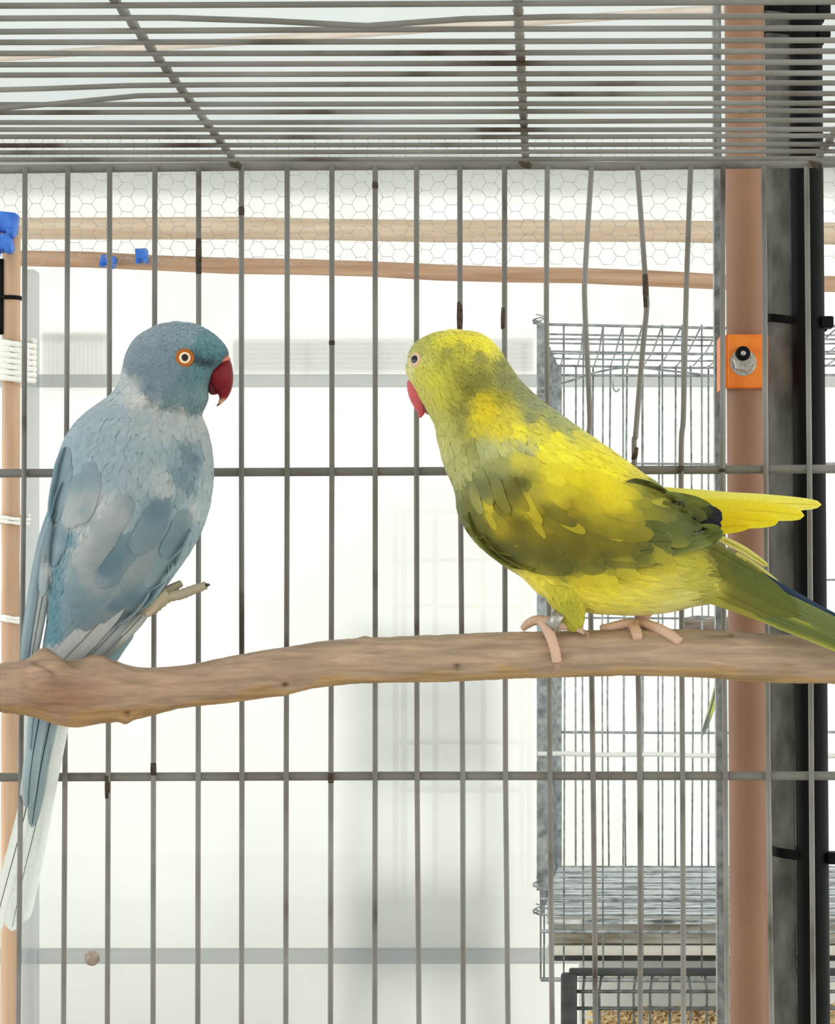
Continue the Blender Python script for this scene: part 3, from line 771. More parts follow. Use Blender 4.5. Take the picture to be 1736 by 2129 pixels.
# ------------------------------------------------------------------ the blue parrot
def blue_parrot():
    bird = empty('parrot', P3(190, 1372, 40), 'blue-grey parrot with dark red beak and one foot raised', 'parrot')
    fld = Field([
        (350,690,(132,156,172)),(310,700,(138,158,172)),(290,730,(124,146,160)),(395,690,(134,162,176)),(430,705,(98,146,158)),(458,722,(78,136,146)),(430,728,(80,132,142)),(470,738,(70,112,124)),
        (340,730,(120,144,158)),(350,770,(116,140,153)),(300,775,(112,134,148)),(275,765,(116,138,152)),(310,810,(110,132,146)),(350,820,(104,132,144)),(390,790,(92,130,140)),(415,775,(84,132,142)),
        (395,835,(102,136,146)),(425,825,(112,150,154)),(400,854,(100,132,142)),(350,843,(104,130,142)),(310,833,(108,130,143),.6),(425,845,(100,128,132)),
        (408,752,(44,60,64),.25),(422,750,(40,56,60),.25),(436,749,(44,60,64),.25),(400,765,(96,134,146)),
        (258,790,(180,190,194)),(275,815,(196,200,200),.8),(295,832,(206,206,203),.8),(320,848,(190,193,192),.7),(350,860,(182,187,188)),(385,868,(186,190,190)),(418,875,(188,192,192)),
        (235,815,(170,184,192)),(200,850,(158,176,186)),(165,880,(150,172,184)),(240,860,(156,174,184)),(300,880,(162,176,184)),(350,900,(170,180,184)),(395,900,(172,180,184)),(425,915,(168,178,182)),
        (140,930,(144,170,184)),(200,920,(148,168,180)),(260,930,(150,168,180)),(310,950,(150,168,178)),(350,950,(140,160,170)),(385,930,(112,138,150)),(405,955,(104,132,146)),(432,960,(160,175,182)),(370,985,(108,136,150)),
        (120,990,(136,166,182)),(170,1000,(140,166,180)),(230,1000,(146,166,178)),(290,1010,(150,166,176)),(330,990,(170,180,184)),(345,1010,(172,180,184)),(395,1010,(112,138,150)),(425,1010,(164,182,190)),
        (105,1060,(132,166,184)),(150,1050,(190,196,200)),(148,1085,(188,194,198)),(172,1060,(128,156,170)),(215,1060,(190,194,196)),(205,1040,(178,186,190)),(245,1075,(168,178,184)),(280,1060,(140,160,170)),(320,1060,(108,138,152)),(350,1050,(118,144,156)),(380,1065,(140,160,170)),(405,1060,(184,192,196)),(425,1060,(168,190,200)),
        (95,1120,(128,164,182)),(120,1140,(170,184,192)),(138,1122,(86,138,158)),(124,1152,(86,138,158)),(116,1185,(86,138,158)),(112,1232,(86,138,158)),(106,1300,(88,142,162)),(180,1120,(186,191,193)),(165,1150,(186,191,193)),(200,1140,(150,168,178)),(235,1160,(102,138,156)),(215,1180,(104,140,158)),(260,1130,(122,150,164)),(290,1150,(152,168,176)),(310,1120,(130,155,166)),(345,1110,(128,156,168)),(375,1100,(116,150,164)),(400,1110,(150,178,190)),
        (85,1200,(142,172,190)),(100,1190,(206,214,216),.5),(112,1205,(86,138,158)),(150,1200,(150,170,180)),(180,1205,(190,194,196)),(150,1230,(136,160,174)),(205,1220,(186,190,192)),(245,1220,(150,168,178)),(275,1190,(170,180,184)),(300,1190,(160,176,184)),(335,1180,(140,172,184)),(360,1170,(158,186,196)),
        (75,1270,(180,194,204)),(107,1268,(86,140,160)),(110,1320,(92,150,172)),(160,1260,(132,160,174)),(150,1285,(126,158,172)),(200,1265,(140,164,176)),(240,1255,(114,146,162)),(270,1240,(120,150,166)),(300,1250,(160,186,198)),(320,1225,(166,192,202)),(230,1290,(184,188,190)),(280,1275,(186,192,192)),
        (65,1340,(206,212,214)),(130,1350,(196,198,198)),(190,1330,(200,200,200)),(240,1320,(172,180,184)),(215,1350,(140,182,200)),(120,1430,(140,170,186)),(110,1500,(150,176,190))], desat=.16)
    st = [(361,667,370,667,2,25),(322,679,412,677,38,25),(284,702,452,702,62,24),(264,733,474,737,76,22),(256,763,452,770,84,20),(250,786,434,800,89,20),(243,803,431,832,91,20),(231,820,421,855,88,22),
          (207,838,420,868,78,26),(176,861,431,896,94,28),(147,892,439,931,108,30),(127,932,443,972,118,32),(112,985,441,1016,126,34),(102,1040,432,1065,128,38),(99,1090,415,1110,124,44),(98,1140,390,1155,116,54),
          (98,1190,361,1195,104,68),(99,1240,329,1240,90,84),(98,1290,287,1286,70,104),(92,1330,240,1330,52,120),(86,1372,205,1366,40,134),(78,1430,170,1430,28,146),(72,1500,150,1500,16,166)]
    body = Loft(st); V, Fc = body.grid(150, 80); skin = Skin(V, Fc)
    Vd = []
    mk('body', to3(V), Fc, M['plume'], bird, cols=fld(V), fix=True)
    def size(q): return (11, 6.5) if q < 6.6 else ((17, 9) if q < 9 else (24, 12))
    v, f, c = plumes(body, fld, .5, 20.5, size, 1.15, .045, lift=1.0, seed=3,
                     skip=lambda p: (p[2] < 20 and ((p[0] - 384) ** 2 + (p[1] - 744) ** 2 < 21 ** 2)))
    tag(mk('plumage', to3(v), f, M['plume'], bird, cols=c), 'soft overlapping contour feathers', kind='stuff')
    eye(bird, skin, 384, 744, 8.0, 12.5, 19, (176, 98, 40), (250, 226, 190), (10, 8, 8))
    # beak
    def bc(p):
        t = max(0, min(1, (p[1] - 826) / 8)); s = max(0, min(1, (762 - p[1] - (470 - p[0]) * .35) / 10))
        c = np.array(lin((122, 24, 34))) * (1 - t) + np.array(lin((214, 170, 140))) * t
        t2 = max(0, min(1, (p[1] - 837) / 6)); c = c * (1 - t2) + np.array(lin((40, 34, 32))) * t2
        return c
    ub, _ = loft_part('upper_beak', [(428,774,470,743,14,14),(427,781,480,752,34,14),(430,791,484,770,34,14),(437,802,485,790,28,14),(446,811,482,808,18,16),(453,820,476,822,13,16),(456,827,469,832,8.5,16),(454,836,461,839,4.5,16),(450,844,452,845,1,16)], bc, M['horn'], bird, 40, 28, 'dark red hooked upper beak with pale tip')
    loft_part('cere', [(434,757,444,770,10,16),(446,748,456,762,22,16),(460,741,470,754,25,16),(474,736,480,748,14,16)], lambda p: lin((206, 132, 108)), M['skin'], ub, 16, 20)
    loft_part('lower_beak', [(426,788,440,782,12,18),(428,800,446,794,17,18),(432,812,449,806,15,18),(438,820,451,816,9,18),(446,821,452,819,3,18)], lambda p: lin((104, 34, 44)), M['horn'], bird, 20, 20, 'small dark red lower beak')
    # far (left) wing
    fw = empty('wing', (0, 0, 0)); fw.parent = bird; fw['label'] = 'folded pale blue wing along the far side of the back'
    for path, wd, c, e in [
        ([(112,1070),(84,1210),(54,1400)], 36, (150,176,190), (196,206,210)), ([(118,1090),(92,1220),(60,1400)], 28, (206,212,214), (60,70,76)), ([(106,1060),(78,1190),(48,1385)], 26, (140,172,190), (170,192,204))]:
        feather('flight_feather', path, wd, M['quill'], fw, flat(c, e), skin, lift=(4, 6), zpath=[(0, skin.z(path[0][0], path[0][1]) or 20), (.5, 66), (1, 128)], nl=22, shaft=(1.2, (90,104,112)))
    for path, wd, c, tc in [([(158,985),(146,1036),(124,1098)], 50, (150,172,184), (194,200,203)), ([(128,1000),(112,1080),(96,1180)], 44, (134,166,182), (150,176,190)), ([(118,1060),(96,1130),(76,1240)], 34, (168,184,194), (206,212,214)),
                            ([(175,960),(172,1020),(150,1090)], 44, (150,170,182), (192,198,202)), ([(128,930),(114,1000),(100,1090)], 40, (140,168,184), (138,168,184))]:
        path = [(x + 13, y) for x, y in path]
        feather('covert_feather', path, wd, M['quill'], fw, blend(fld, c, tc), skin, lift=(1, 6), nl=16, tip=.4, camber=3)
    # near (right) wing
    nw_ = empty('wing', (0, 0, 0)); nw_.parent = bird; nw_['label'] = 'folded near wing with scalloped blue and white feathers'
    for path, wd, c, e, z0, z1 in [
        ([(262,1225),(196,1305),(108,1395)], 54, (202,202,202), (190,194,196), 16, 88), ([(290,1250),(232,1318),(150,1400)], 40, (176,182,184), (120,130,134), 22, 96), ([(312,1262),(262,1316),(186,1385)], 26, (196,196,190), (160,168,166), 36, 102)]:
        feather('flight_feather', path, wd, M['quill'], nw_, flat(c, e), skin, zpath=[(0, (skin.z(*path[0]) or 30) + 16), (.55, 52), (1, z1)], lift=(5, 5), nl=22, shaft=(1.2, (120,124,124)))
    feather('flank_feather', [(270,1290),(240,1330),(205,1385)], 56, M['quill'], nw_, flat((150,186,204), (176,200,210)), skin, zpath=[(0, 60), (1, 118)], lift=(2, 2))
    big = [([(230,1170),(190,1240),(140,1300)], 66, (138,162,174), (130,158,172)), ([(260,1200),(215,1262),(158,1306)], 58, (176,184,188), (134,160,174)), ([(200,1120),(160,1190),(128,1262)], 54, (172,182,186), (140,166,178)),
           ([(300,1190),(262,1250),(205,1296)], 54, (150,168,178), (112,144,160)), ([(335,1170),(300,1226),(252,1272)], 48, (140,166,180), (112,146,162)), ([(225,1085),(182,1140),(146,1192)], 56, (192,196,198), (182,188,190)),
           ([(280,1110),(240,1170),(196,1222)], 60, (112,144,160), (108,142,160)), ([(320,1120),(290,1180),(246,1228)], 48, (168,180,184), (150,168,178)), ([(360,1120),(335,1175),(295,1222)], 42, (150,172,182), (160,182,192)),
           ([(262,1035),(222,1090),(188,1146)], 54, (188,192,195), (176,184,188)), ([(330,1040),(305,1100),(268,1150)], 56, (116,144,158), (134,158,170)), ([(380,1060),(362,1115),(330,1160)], 44, (146,166,174), (124,152,166))]
    for n_, (path, wd, c, tc) in enumerate(big):
        path = [(x + (18 if n_ in (0, 2, 5) else 8), y) for x, y in path]
        low = 1 if n_ < 6 else .45
        feather('covert_feather', path, wd, M['quill'], nw_, blend(fld, c, tc), skin, lift=(1 + n_ * .2 * low, 2 + 7 * low + n_ * .2), nl=16, tip=.42, camber=3)
    # tail through the bars
    tl = empty('tail', (0, 0, 0)); tl.parent = bird; tl['label'] = 'long pale tail passing out between the cage bars'
    def tz(ys): return [(f, float(np.interp(y, [1380, 1613, 1690, 1930], [134, 190, 250, 360]))) for f, y in ys]
    for n_, (path, wd, c, e, sh) in enumerate([
        ([(122,1390),(66,1600),(52,1690),(6,1862),(-14,1940)], 34, (246,249,244), (236,242,238), (1.4, (50,58,62))),
        ([(138,1390),(104,1560),(80,1690),(46,1830),(24,1936)], 40, (236,240,236), (244,247,244), (1.2, (90,100,104))),
        ([(100,1390),(80,1500),(64,1600),(58,1680)], 34, (178,198,208), (206,218,224), (1.5, (70,92,108))),
        ([(150,1390),(128,1500),(100,1640),(72,1790),(46,1918)], 34, (238,243,242), (246,249,248), (1.0, (150,160,164))),
        ([(126,1390),(104,1500),(84,1600),(66,1720)], 34, (168,188,198), (196,208,214), (1.6, (46,60,70))),
        ([(84,1390),(72,1470),(64,1560)], 26, (184,206,216), (212,224,230), (1.2, (100,130,146)))]):
        ys = [(i / 20, float(cat(np.array(path, float), i / 20 * (len(path) - 1))[1])) for i in range(21)]
        zp = [(f, z + (0, -3, -10, 4, -6, -12)[n_]) for f, z in tz(ys)]
        feather('tail_feather', path, wd, M['glow'], tl, flat(c, e), None, lift=(0, 0), zpath=zp, nl=30, tip=.10 if n_ in (0, 1, 3) else .3, root=.75, camber=3, shaft=sh)
    # raised foot
    ft = limb('raised_leg', [(296,1262,40),(312,1266,30),(330,1252,24),(352,1232,20)], [15, 14, 15, 16], (172,162,138), M['skin'], bird, 12, .10, 6, 'scaly grey-beige foot lifted off the branch')
    limb('toe', [(346,1240,20),(375,1236,14),(402,1226,8),(428,1217,4)], [12, 11, 10, 8.5], (168,158,136), M['skin'], ft, 10, .08)
    limb('toe', [(344,1232,26),(360,1222,30),(378,1212,34)], [12, 10, 7], (160,150,130), M['skin'], ft, 10, .08)
    limb('toe', [(330,1250,22),(318,1268,10),(306,1280,6)], [9, 7, 5], (180,160,140), M['skin'], ft, 10, .08)
    limb('claw', [(426,1218,4),(432,1216,2),(437,1216,3)], [5, 3.5, 1], (70,64,58), M['horn'], ft, 8)
    # the standing foot, gripping the far side of the branch
    sf = limb('standing_leg', [(208,1318,124),(202,1352,92),(198,1380,64)], [20, 11, 10], (160,152,136), M['skin'], bird, 12, .06)
    for pts in ([(198,1380,62),(226,1390,58),(254,1400,55)], [(198,1380,62),(170,1392,62),(146,1402,60)], [(198,1380,64),(204,1410,66),(208,1440,62)]):
        limb('toe', pts, [8, 7, 4], (160,152,136), M['skin'], sf, 10, .08)
    return bird
blue_parrot()

# ------------------------------------------------------------------ the yellow parrot
def yellow_parrot():
    bird = empty('parrot', P3(1200, 1312, 0), 'mottled yellow and olive green parrot with long tail', 'parrot')
    Y1 = (252,236,64); Y2 = (250,230,44)
    fld = Field([
        (940,693,Y1,3),(980,702,Y1,3),(1012,718,Y1,3),(910,705,(226,216,72)),(885,712,(196,192,84)),(870,722,(184,184,96)),(1030,735,(222,214,90)),(960,722,(190,182,72)),(930,740,(170,168,76)),(1000,745,(158,154,80)),(1040,752,(140,140,80)),
        (855,745,(206,204,140)),(850,770,(216,212,140)),(875,775,(206,200,86)),(905,790,(214,206,76)),(880,820,(204,198,96)),(930,770,(186,182,72)),(915,830,(206,200,80)),(900,855,(196,192,96)),
        (960,780,(150,146,62)),(975,810,(128,126,54)),(1000,790,(132,130,62)),(1050,790,(142,142,88)),(1080,810,(148,150,100)),(1110,840,(150,154,106)),(940,830,(178,172,68)),(955,850,(140,136,64)),(1005,835,(214,190,42)),(1020,850,(226,202,46)),(1040,830,(170,160,60)),(1000,870,(226,204,48)),(1060,865,(216,200,72)),(1100,870,(154,156,104)),
        (930,890,(186,186,100)),(960,885,(150,150,80)),(985,890,(204,190,64)),(925,930,(196,196,120)),(950,950,(178,180,112)),(965,985,(186,188,120)),(980,930,(150,150,84)),(1040,900,(232,212,64)),(1080,895,Y1),(1120,890,(226,214,80)),(1150,875,(162,166,108)),(1180,895,(172,176,106)),(1205,910,(222,210,70)),(1160,915,Y1),
        (1010,935,(186,190,130)),(1050,930,(200,200,130)),(1090,935,(186,188,130)),(1000,970,(170,172,110)),(1040,965,(176,178,116)),(1080,955,(236,222,86)),(1130,940,Y1),(1180,950,Y1),(1230,950,Y2),(1280,970,Y2),(1200,990,Y2),(1150,985,Y1),(1320,1000,(226,208,60)),(1260,1010,Y2),(1250,1040,(236,214,46)),
        (975,1010,(140,142,84)),(960,1050,(104,110,56)),(965,1090,(108,112,56)),(1000,1020,(124,128,78)),(1030,1000,(140,142,90)),(1015,1055,(212,196,60)),(990,1060,(120,122,60)),(1000,1100,(130,128,56)),(1040,1050,(130,122,40)),(1060,1020,(128,126,60)),(1080,1010,(112,110,50)),(1090,1060,(204,184,44)),(1075,1090,(130,116,26)),(1045,1100,(200,180,44)),(1110,1030,(196,184,70)),
        (1130,1070,(146,132,36)),(1110,1110,(160,144,40)),(1150,1030,(236,216,60)),(1180,1060,(164,148,42)),(1160,1100,(150,134,36)),(1200,1095,(126,116,38)),(1220,1050,(206,186,44)),(1090,1140,(112,110,46)),(1140,1150,(104,102,42)),(1050,1140,(116,114,50)),(1200,1140,(120,112,38)),(1180,1180,(108,110,48)),(1250,1120,(146,132,40)),(1260,1160,(108,108,46)),(1300,1080,(186,168,44)),(1310,1120,(130,122,40)),(1290,1040,(240,220,50)),(1340,1060,(150,146,50)),(1350,1020,(140,140,50)),
        (1330,1150,(106,110,48)),(1400,1050,(110,114,50)),(1400,1100,(100,108,48)),(1450,1090,(80,84,48)),(1470,1120,(104,112,48)),
        (1100,1200,(240,222,70)),(1130,1220,(244,226,72)),(1170,1230,(214,202,66)),(1210,1215,(234,214,62)),(1180,1265,(180,178,66)),(1260,1220,(244,226,64)),(1240,1250,(240,222,70)),(1300,1188,(206,190,64)),(1330,1210,(230,214,72)),(1385,1178,(196,182,62)),(1310,1245,(240,226,92)),(1360,1240,(226,214,96)),(1400,1210,(206,194,90)),(1420,1250,(224,216,120)),(1370,1270,(236,228,130)),(1450,1170,(176,166,58)),(1440,1210,(190,180,76)),(1470,1230,(170,166,72)),
        (1490,1150,(110,110,44)),(1500,1190,(120,118,48)),(1490,1225,(206,194,84)),(1530,1180,(98,104,46)),(1560,1210,(100,112,52)),(1530,1240,(130,130,56)),(1600,1260,(110,122,58)),(1650,1285,(110,122,66))])
    st = [(934,684,952,684,2,10),(892,697,1000,695,40,10),(862,716,1032,721,62,10),(848,744,1056,756,76,8),(846,774,1078,788,84,6),(864,812,1104,814,88,4),(886,850,1132,839,92,2),(904,882,1163,861,100,0),
          (912,922,1202,889,110,0),(925,970,1246,919,120,0),(946,1020,1290,950,130,0),(955,1072,1330,980,136,0),(988,1126,1368,1006,138,0),(1038,1168,1398,1032,136,0),(1086,1200,1428,1062,132,0),(1130,1240,1452,1088,124,0),
          (1200,1268,1476,1112,112,0),(1290,1278,1496,1130,98,0),(1380,1274,1514,1142,78,-4),(1450,1258,1536,1157,58,-10),(1510,1255,1562,1173,42,-18),(1570,1281,1602,1207,28,-28),(1630,1304,1648,1247,17,-40),(1684,1322,1694,1276,9,-52)]
    body = Loft(st); V, Fc = body.grid(150, 80); skin = Skin(V, Fc)
    mk('body', to3(V), Fc, M['plume'], bird, cols=fld(V), fix=True)
    def size(q): return (13, 7.5) if q < 5.5 else ((20, 11) if q < 8 else (28, 15))
    v, f, c = plumes(body, fld, .5, 21.5, size, 1.1, .06, lift=1.1, seed=9, skip=lambda p: (p[2] < 20 and ((p[0] - 862) ** 2 + (p[1] - 748) ** 2 < 17 ** 2)))
    tag(mk('plumage', to3(v), f, M['plume'], bird, cols=c), 'soft mottled contour feathers', kind='stuff')
    eye(bird, skin, 864, 748, 9.0, 11.5, 15.5, (222, 190, 150), (246, 206, 190), (14, 10, 8), zf=.3)
    def bc(p):
        return np.array(lin((204, 92, 98)))
    loft_part('upper_beak', [(852,786,872,782,10,14),(846,796,884,796,26,14),(847,812,890,814,28,14),(852,830,892,834,24,14),(860,845,888,850,17,14),(867,857,882,861,9,14),(871,868,875,869,1,14)], bc, M['horn'], bird, 32, 24, 'rosy red hooked beak, half turned away')
    loft_part('lower_beak', [(872,826,896,822,12,6),(876,840,900,840,18,4),(880,852,900,855,13,4),(888,862,894,862,2,4)], lambda p: lin((120, 64, 66)), M['horn'], bird, 16, 16)
    # far wing: its thin yellow flight feathers stand out beyond the back
    fw = empty('wing', (0, 0, 0)); fw.parent = bird; fw['label'] = 'far wing with bright yellow flight feathers'
    for path, wd, c, e, z0, z1 in [([(1330,1020),(1480,1040),(1600,1046),(1708,1049)], 40, (252,240,96), (252,242,130), 70, 66), ([(1330,1050),(1450,1058),(1580,1062),(1672,1072)], 46, (252,234,60), (252,240,90), 60, 60), ([(1320,1070),(1430,1078),(1540,1080),(1618,1084)], 44, (250,230,40), (252,236,70), 52, 54), ([(1310,1085),(1420,1092),(1500,1094),(1560,1092)], 38, (250,226,40), (250,230,50), 46, 48)]:
        feather('flight_feather', path, wd, M['glow'], fw, flat(c, e), None, zpath=[(0, z0), (1, z1)], lift=(0, 0), nl=24, tip=.62, camber=4, shaft=(1.0, (236,214,80)))
    coverts('covert_feather', [(1080,930),(985,985),(955,1040),(968,1100)], [(1400,1050),(1410,1090),(1360,1140),(1250,1190)], 7, 6, lambda v: (70 + 46 * v, 40 + 4 * v), fw, fld, skin, M['quill'], base=12, drop=5, side=1, seed=14)
    # near wing
    nw_ = empty('wing', (0, 0, 0)); nw_.parent = bird; nw_['label'] = 'near wing, mottled olive and yellow with dark tips'
    G = (104,114,50)
    z = lambda x, y: skin.z(x, y) if skin.z(x, y) is not None else -40
    for n_, (path, wd, c, e, tc, ta, lf) in enumerate([
        ([(1250,1185),(1360,1150),(1440,1128),(1504,1106)], 34, (104,112,48), (140,146,72), None, .9, 7),
        ([(1240,1160),(1340,1132),(1430,1116),(1502,1104)], 44, (106,116,50), (126,134,60), (96,104,48), .85, 8.5),
        ([(1300,1110),(1390,1104),(1450,1096),(1500,1092)], 40, (38,40,46), (52,54,52), (30,32,40), .8, 10),
        ([(1310,1072),(1390,1066),(1450,1068),(1502,1080)], 46, (90,98,46), (60,62,50), (36,36,44), .74, 11.5),
        ([(1290,1050),(1360,1046),(1420,1052),(1484,1070)], 52, (126,130,52), (96,106,48), (108,114,52), .8, 13),
        ([(1250,1140),(1310,1132),(1360,1126),(1398,1126)], 54, (104,110,46), (138,144,74), None, .9, 13),
        ([(1220,1100),(1290,1098),(1340,1098),(1384,1108)], 58, (140,132,44), (110,112,48), (100,106,44), .6, 14),
        ([(1210,1170),(1270,1160),(1320,1148),(1360,1140)], 46, (106,110,48), (110,114,54), None, .9, 12)]):
        feather('flight_feather', path, wd, M['quill'], nw_, flat(c, e, tc, ta), skin, lift=(lf * .6, lf + 6), nl=20, tip=.26, camber=3, shaft=(1.0, (80,84,44)))
    for n_, (path, wd, c, e) in enumerate([
        ([(1150,1120),(1240,1155),(1340,1160),(1400,1146)], 44, (98,100,44), (116,116,52)), ([(1090,1120),(1180,1165),(1270,1178),(1330,1168)], 46, (106,108,48), (120,118,50)), ([(1040,1110),(1120,1160),(1200,1180),(1262,1182)], 46, (106,108,48), (104,108,48)),
        ([(1002,1090),(1056,1140),(1120,1172),(1190,1186)], 46, (108,110,50), (108,110,52)), ([(980,1062),(1010,1116),(1060,1158),(1120,1174)], 44, (108,112,54), (100,104,56)), ([(1120,1080),(1200,1120),(1270,1140),(1330,1140)], 44, (122,112,38), (150,138,44)),
        ([(1060,1080),(1120,1125),(1190,1148),(1250,1154)], 44, (118,110,38), (170,152,44)), ([(1010,1060),(1050,1105),(1110,1138),(1170,1150)], 42, (126,118,42), (176,158,46)), ([(1180,1070),(1250,1096),(1310,1108),(1360,1110)], 42, (160,146,42), (190,170,44))]):
        feather('covert_feather', path, wd, M['quill'], nw_, blend(fld, c, c, .5 if n_ > 4 else .7), skin, lift=(13 + n_ * .4, 18 + n_ * .4), nl=18, tip=.5, camber=2)
    YS = (236,214,58); OS = (112,108,44)
    for x0, y0, x1, y1, wd, c in [(1012,1028,1020,1090,18,YS),(1040,1082,1062,1128,16,YS),(1088,1022,1112,1078,20,YS),(1112,1078,1130,1126,16,YS),(1150,1060,1196,1100,22,YS),(1210,1086,1270,1118,22,YS),(1060,996,1084,1052,24,OS),(1074,1066,1096,1116,22,OS),(1126,1040,1176,1084,26,OS),(1010,1084,1034,1136,20,OS),
                                  (1180,1082,1240,1116,26,OS),(1240,1068,1304,1098,24,(140,130,46)),(1000,988,1012,1040,24,(134,136,84)),(985,1010,992,1060,18,(196,192,110)),(1030,1000,1046,1056,22,(150,146,70)),(1150,1108,1206,1142,24,OS),(1100,1112,1142,1150,20,(150,136,44)),(1262,1110,1322,1130,22,(120,114,42))]:
        feather('covert_feather', [(x0 - (x1 - x0) * .2, y0 - (y1 - y0) * .2), ((x0 + x1) / 2, (y0 + y1) / 2 + 3), (x1 + (x1 - x0) * .3 + 8, y1 + (y1 - y0) * .2)], wd * 1.2, M['quill'], nw_, blend(fld, c, c, .5), skin, lift=(15, 19), nl=14, nw=3, tip=.7, root=.2, camber=1)
    feather('tertial_feather', [(1300,1010),(1340,1018),(1390,1034)], 40, M['quill'], nw_, flat((104,106,44), (90,94,42), (86,90,40), .6), skin, lift=(8, 14), nl=14, tip=.5)
    feather('tertial_feather', [(1340,1040),(1390,1044),(1440,1056)], 44, M['quill'], nw_, flat((196,186,60), (120,122,50), (116,124,52), .45), skin, lift=(14, 20), nl=14, tip=.5)
    coverts('covert_feather', [(1060,945),(985,985),(957,1040),(972,1108)], [(1390,1040),(1370,1090),(1310,1150),(1190,1200)], 9, 9, lambda v: (66 + 52 * v, 34 + 2 * v), nw_, fld, skin, M['quill'], base=13, drop=-5, seed=21, jit=.15)
    # loose pale feathers over the tail
    for path, wd in (([(1480,1112),(1540,1140),(1598,1178)], 16), ([(1530,1150),(1580,1185),(1622,1216)], 14)):
        feather('flank_feather', path, wd, M['glow'], bird, flat((226,214,110), (240,232,160)), None, zpath=[(0, -30), (1, -34)], lift=(0, 0), tip=.5, camber=2, shaft=(.9, (170,160,90)))
    # tail
    tl = empty('tail', (0, 0, 0)); tl.parent = bird; tl['label'] = 'long green tail with a dark blue upper feather'
    for path, wd, c, e, zp, sh in [
        ([(1560,1190),(1660,1252),(1760,1306),(1980,1418)], 34, (44,62,92), (60,76,96), [(0, -26), (.4, -64), (1, -150)], (60,66,60)),
        ([(1540,1215),(1650,1268),(1760,1322),(1990,1440)], 50, (112,124,70), (128,138,80), [(0, -40), (.4, -84), (1, -170)], (150,156,100)),
        ([(1500,1240),(1620,1290),(1740,1338),(1900,1410)], 34, (104,116,58), (190,186,80), [(0, -30), (.4, -84), (1, -160)], (140,146,90)),
        ([(1470,1215),(1550,1250),(1630,1286),(1700,1322)], 30, (128,124,54), (140,136,60), [(0, -52), (1, -84)], None),
        ([(1462,1190),(1545,1232),(1625,1272),(1690,1304)], 32, (116,116,50), (140,136,60), [(0, -60), (1, -86)], None),
        ([(1466,1168),(1545,1212),(1615,1250),(1668,1280)], 32, (106,110,48), (130,130,60), [(0, -64), (1, -84)], None),
        ([(1474,1150),(1548,1196),(1606,1230),(1654,1256)], 30, (98,106,46), (120,126,60), [(0, -62), (1, -78)], None),
        ([(1484,1140),(1546,1180),(1590,1210),(1630,1236)], 26, (104,110,50), (130,134,66), [(0, -52), (1, -66)], None),
        ([(1440,1235),(1510,1254),(1580,1280),(1640,1306)], 24, (170,162,72), (200,190,90), [(0, -40), (1, -70)], None)]:
        feather('tail_feather', path, wd, M['quill'], tl, flat(c, e) if sh else blend(fld, c, c, .75), None, zpath=zp, lift=(0, 0), nl=26, tip=.16 if sh else .5, root=.7, camber=4, shaft=(1.1, sh) if sh else None)
    # near leg and foot
    th = loft_part('thigh', [(1120,1215,1250,1225,60,-30),(1138,1245,1226,1248,44,-34),(1156,1272,1216,1272,30,-36),(1168,1292,1213,1292,20,-34),(1176,1305,1208,1306,13,-30),(1186,1312,1200,1312,4,-28)], lambda p: fld([p])[0] * .5 + np.array(lin((186, 178, 56))) * .5, M['plume'], bird, 26, 26, 'olive feathered thigh')[0]
    tl2 = Loft([(1120,1215,1250,1225,60,-30),(1138,1245,1226,1248,44,-34),(1156,1272,1216,1272,30,-36),(1168,1292,1213,1292,20,-34),(1176,1305,1208,1306,13,-30),(1186,1312,1200,1312,4,-28)])
    v, f, c = plumes(tl2, lambda Q: fld(Q) * .5 + np.array([lin((190, 180, 56))]) * .5, .1, 4.4, lambda q: (22, 9), 1.3, .08, lift=1.2, seed=31)
    tag(mk('thigh_plumage', to3(v), f, M['plume'], th, cols=c), kind='stuff')
    sk = (214, 178, 158)
    ft = limb('foot', [(1194,1296,-30),(1170,1298,-34),(1145,1294,-34),(1125,1292,-30)], [10, 12, 13, 10], sk, M['skin'], bird, 12, .06)
    limb('toe', [(1126,1291,-30),(1140,1312,-44),(1152,1345,-60),(1158,1376,-58)], [10, 11, 10.5, 10], sk, M['skin'], ft, 12, .09, 8)
    limb('toe', [(1130,1290,-24),(1112,1290,-14),(1096,1298,-6),(1086,1308,-2)], [10, 10, 9, 6], (204,172,150), M['skin'], ft, 12, .09, 8)
    limb('toe', [(1190,1304,-30),(1206,1310,-34),(1216,1316,-40)], [7, 6, 4], sk, M['skin'], ft, 10, .06)
    limb('claw', [(1158,1378,-60),(1158,1392,-60),(1148,1402,-56)], [6, 4.5, 1], (170,134,120), M['horn'], ft, 8)
    limb('claw', [(1214,1312,-40),(1222,1318,-44),(1222,1328,-46)], [3.5, 3, .8], (170,134,120), M['horn'], ft, 8)
    c = Vector((1157, 1290, -46)); ax = Vector((.82, .5, -.2))
    v, f = lathe(c, ax, [(15, -13), (20, -13), (20, 12), (15, 12)], 26)
    mk('leg_band', to3(v), f, M['steel'], ft, fix=True)['label'] = 'silver metal leg band'
    # far foot
    f2 = limb('foot', [(1345,1262,34),(1336,1288,26),(1318,1302,18)], [16, 12, 11], (204,164,146), M['skin'], bird, 12, .06)
    limb('toe', [(1330,1298,16),(1300,1298,6),(1270,1303,0),(1248,1306,4)], [11, 11, 9, 6], sk, M['skin'], f2, 12, .08, 8)
    limb('toe', [(1316,1300,10),(1322,1312,-26),(1326,1326,-44)], [11, 11, 10], sk, M['skin'], f2, 12, .08, 8)
    limb('toe', [(1334,1296,16),(1362,1304,-14),(1390,1318,-34),(1414,1334,-48)], [11, 11, 11, 9], sk, M['skin'], f2, 12, .08, 8)
    return bird
yellow_parrot()

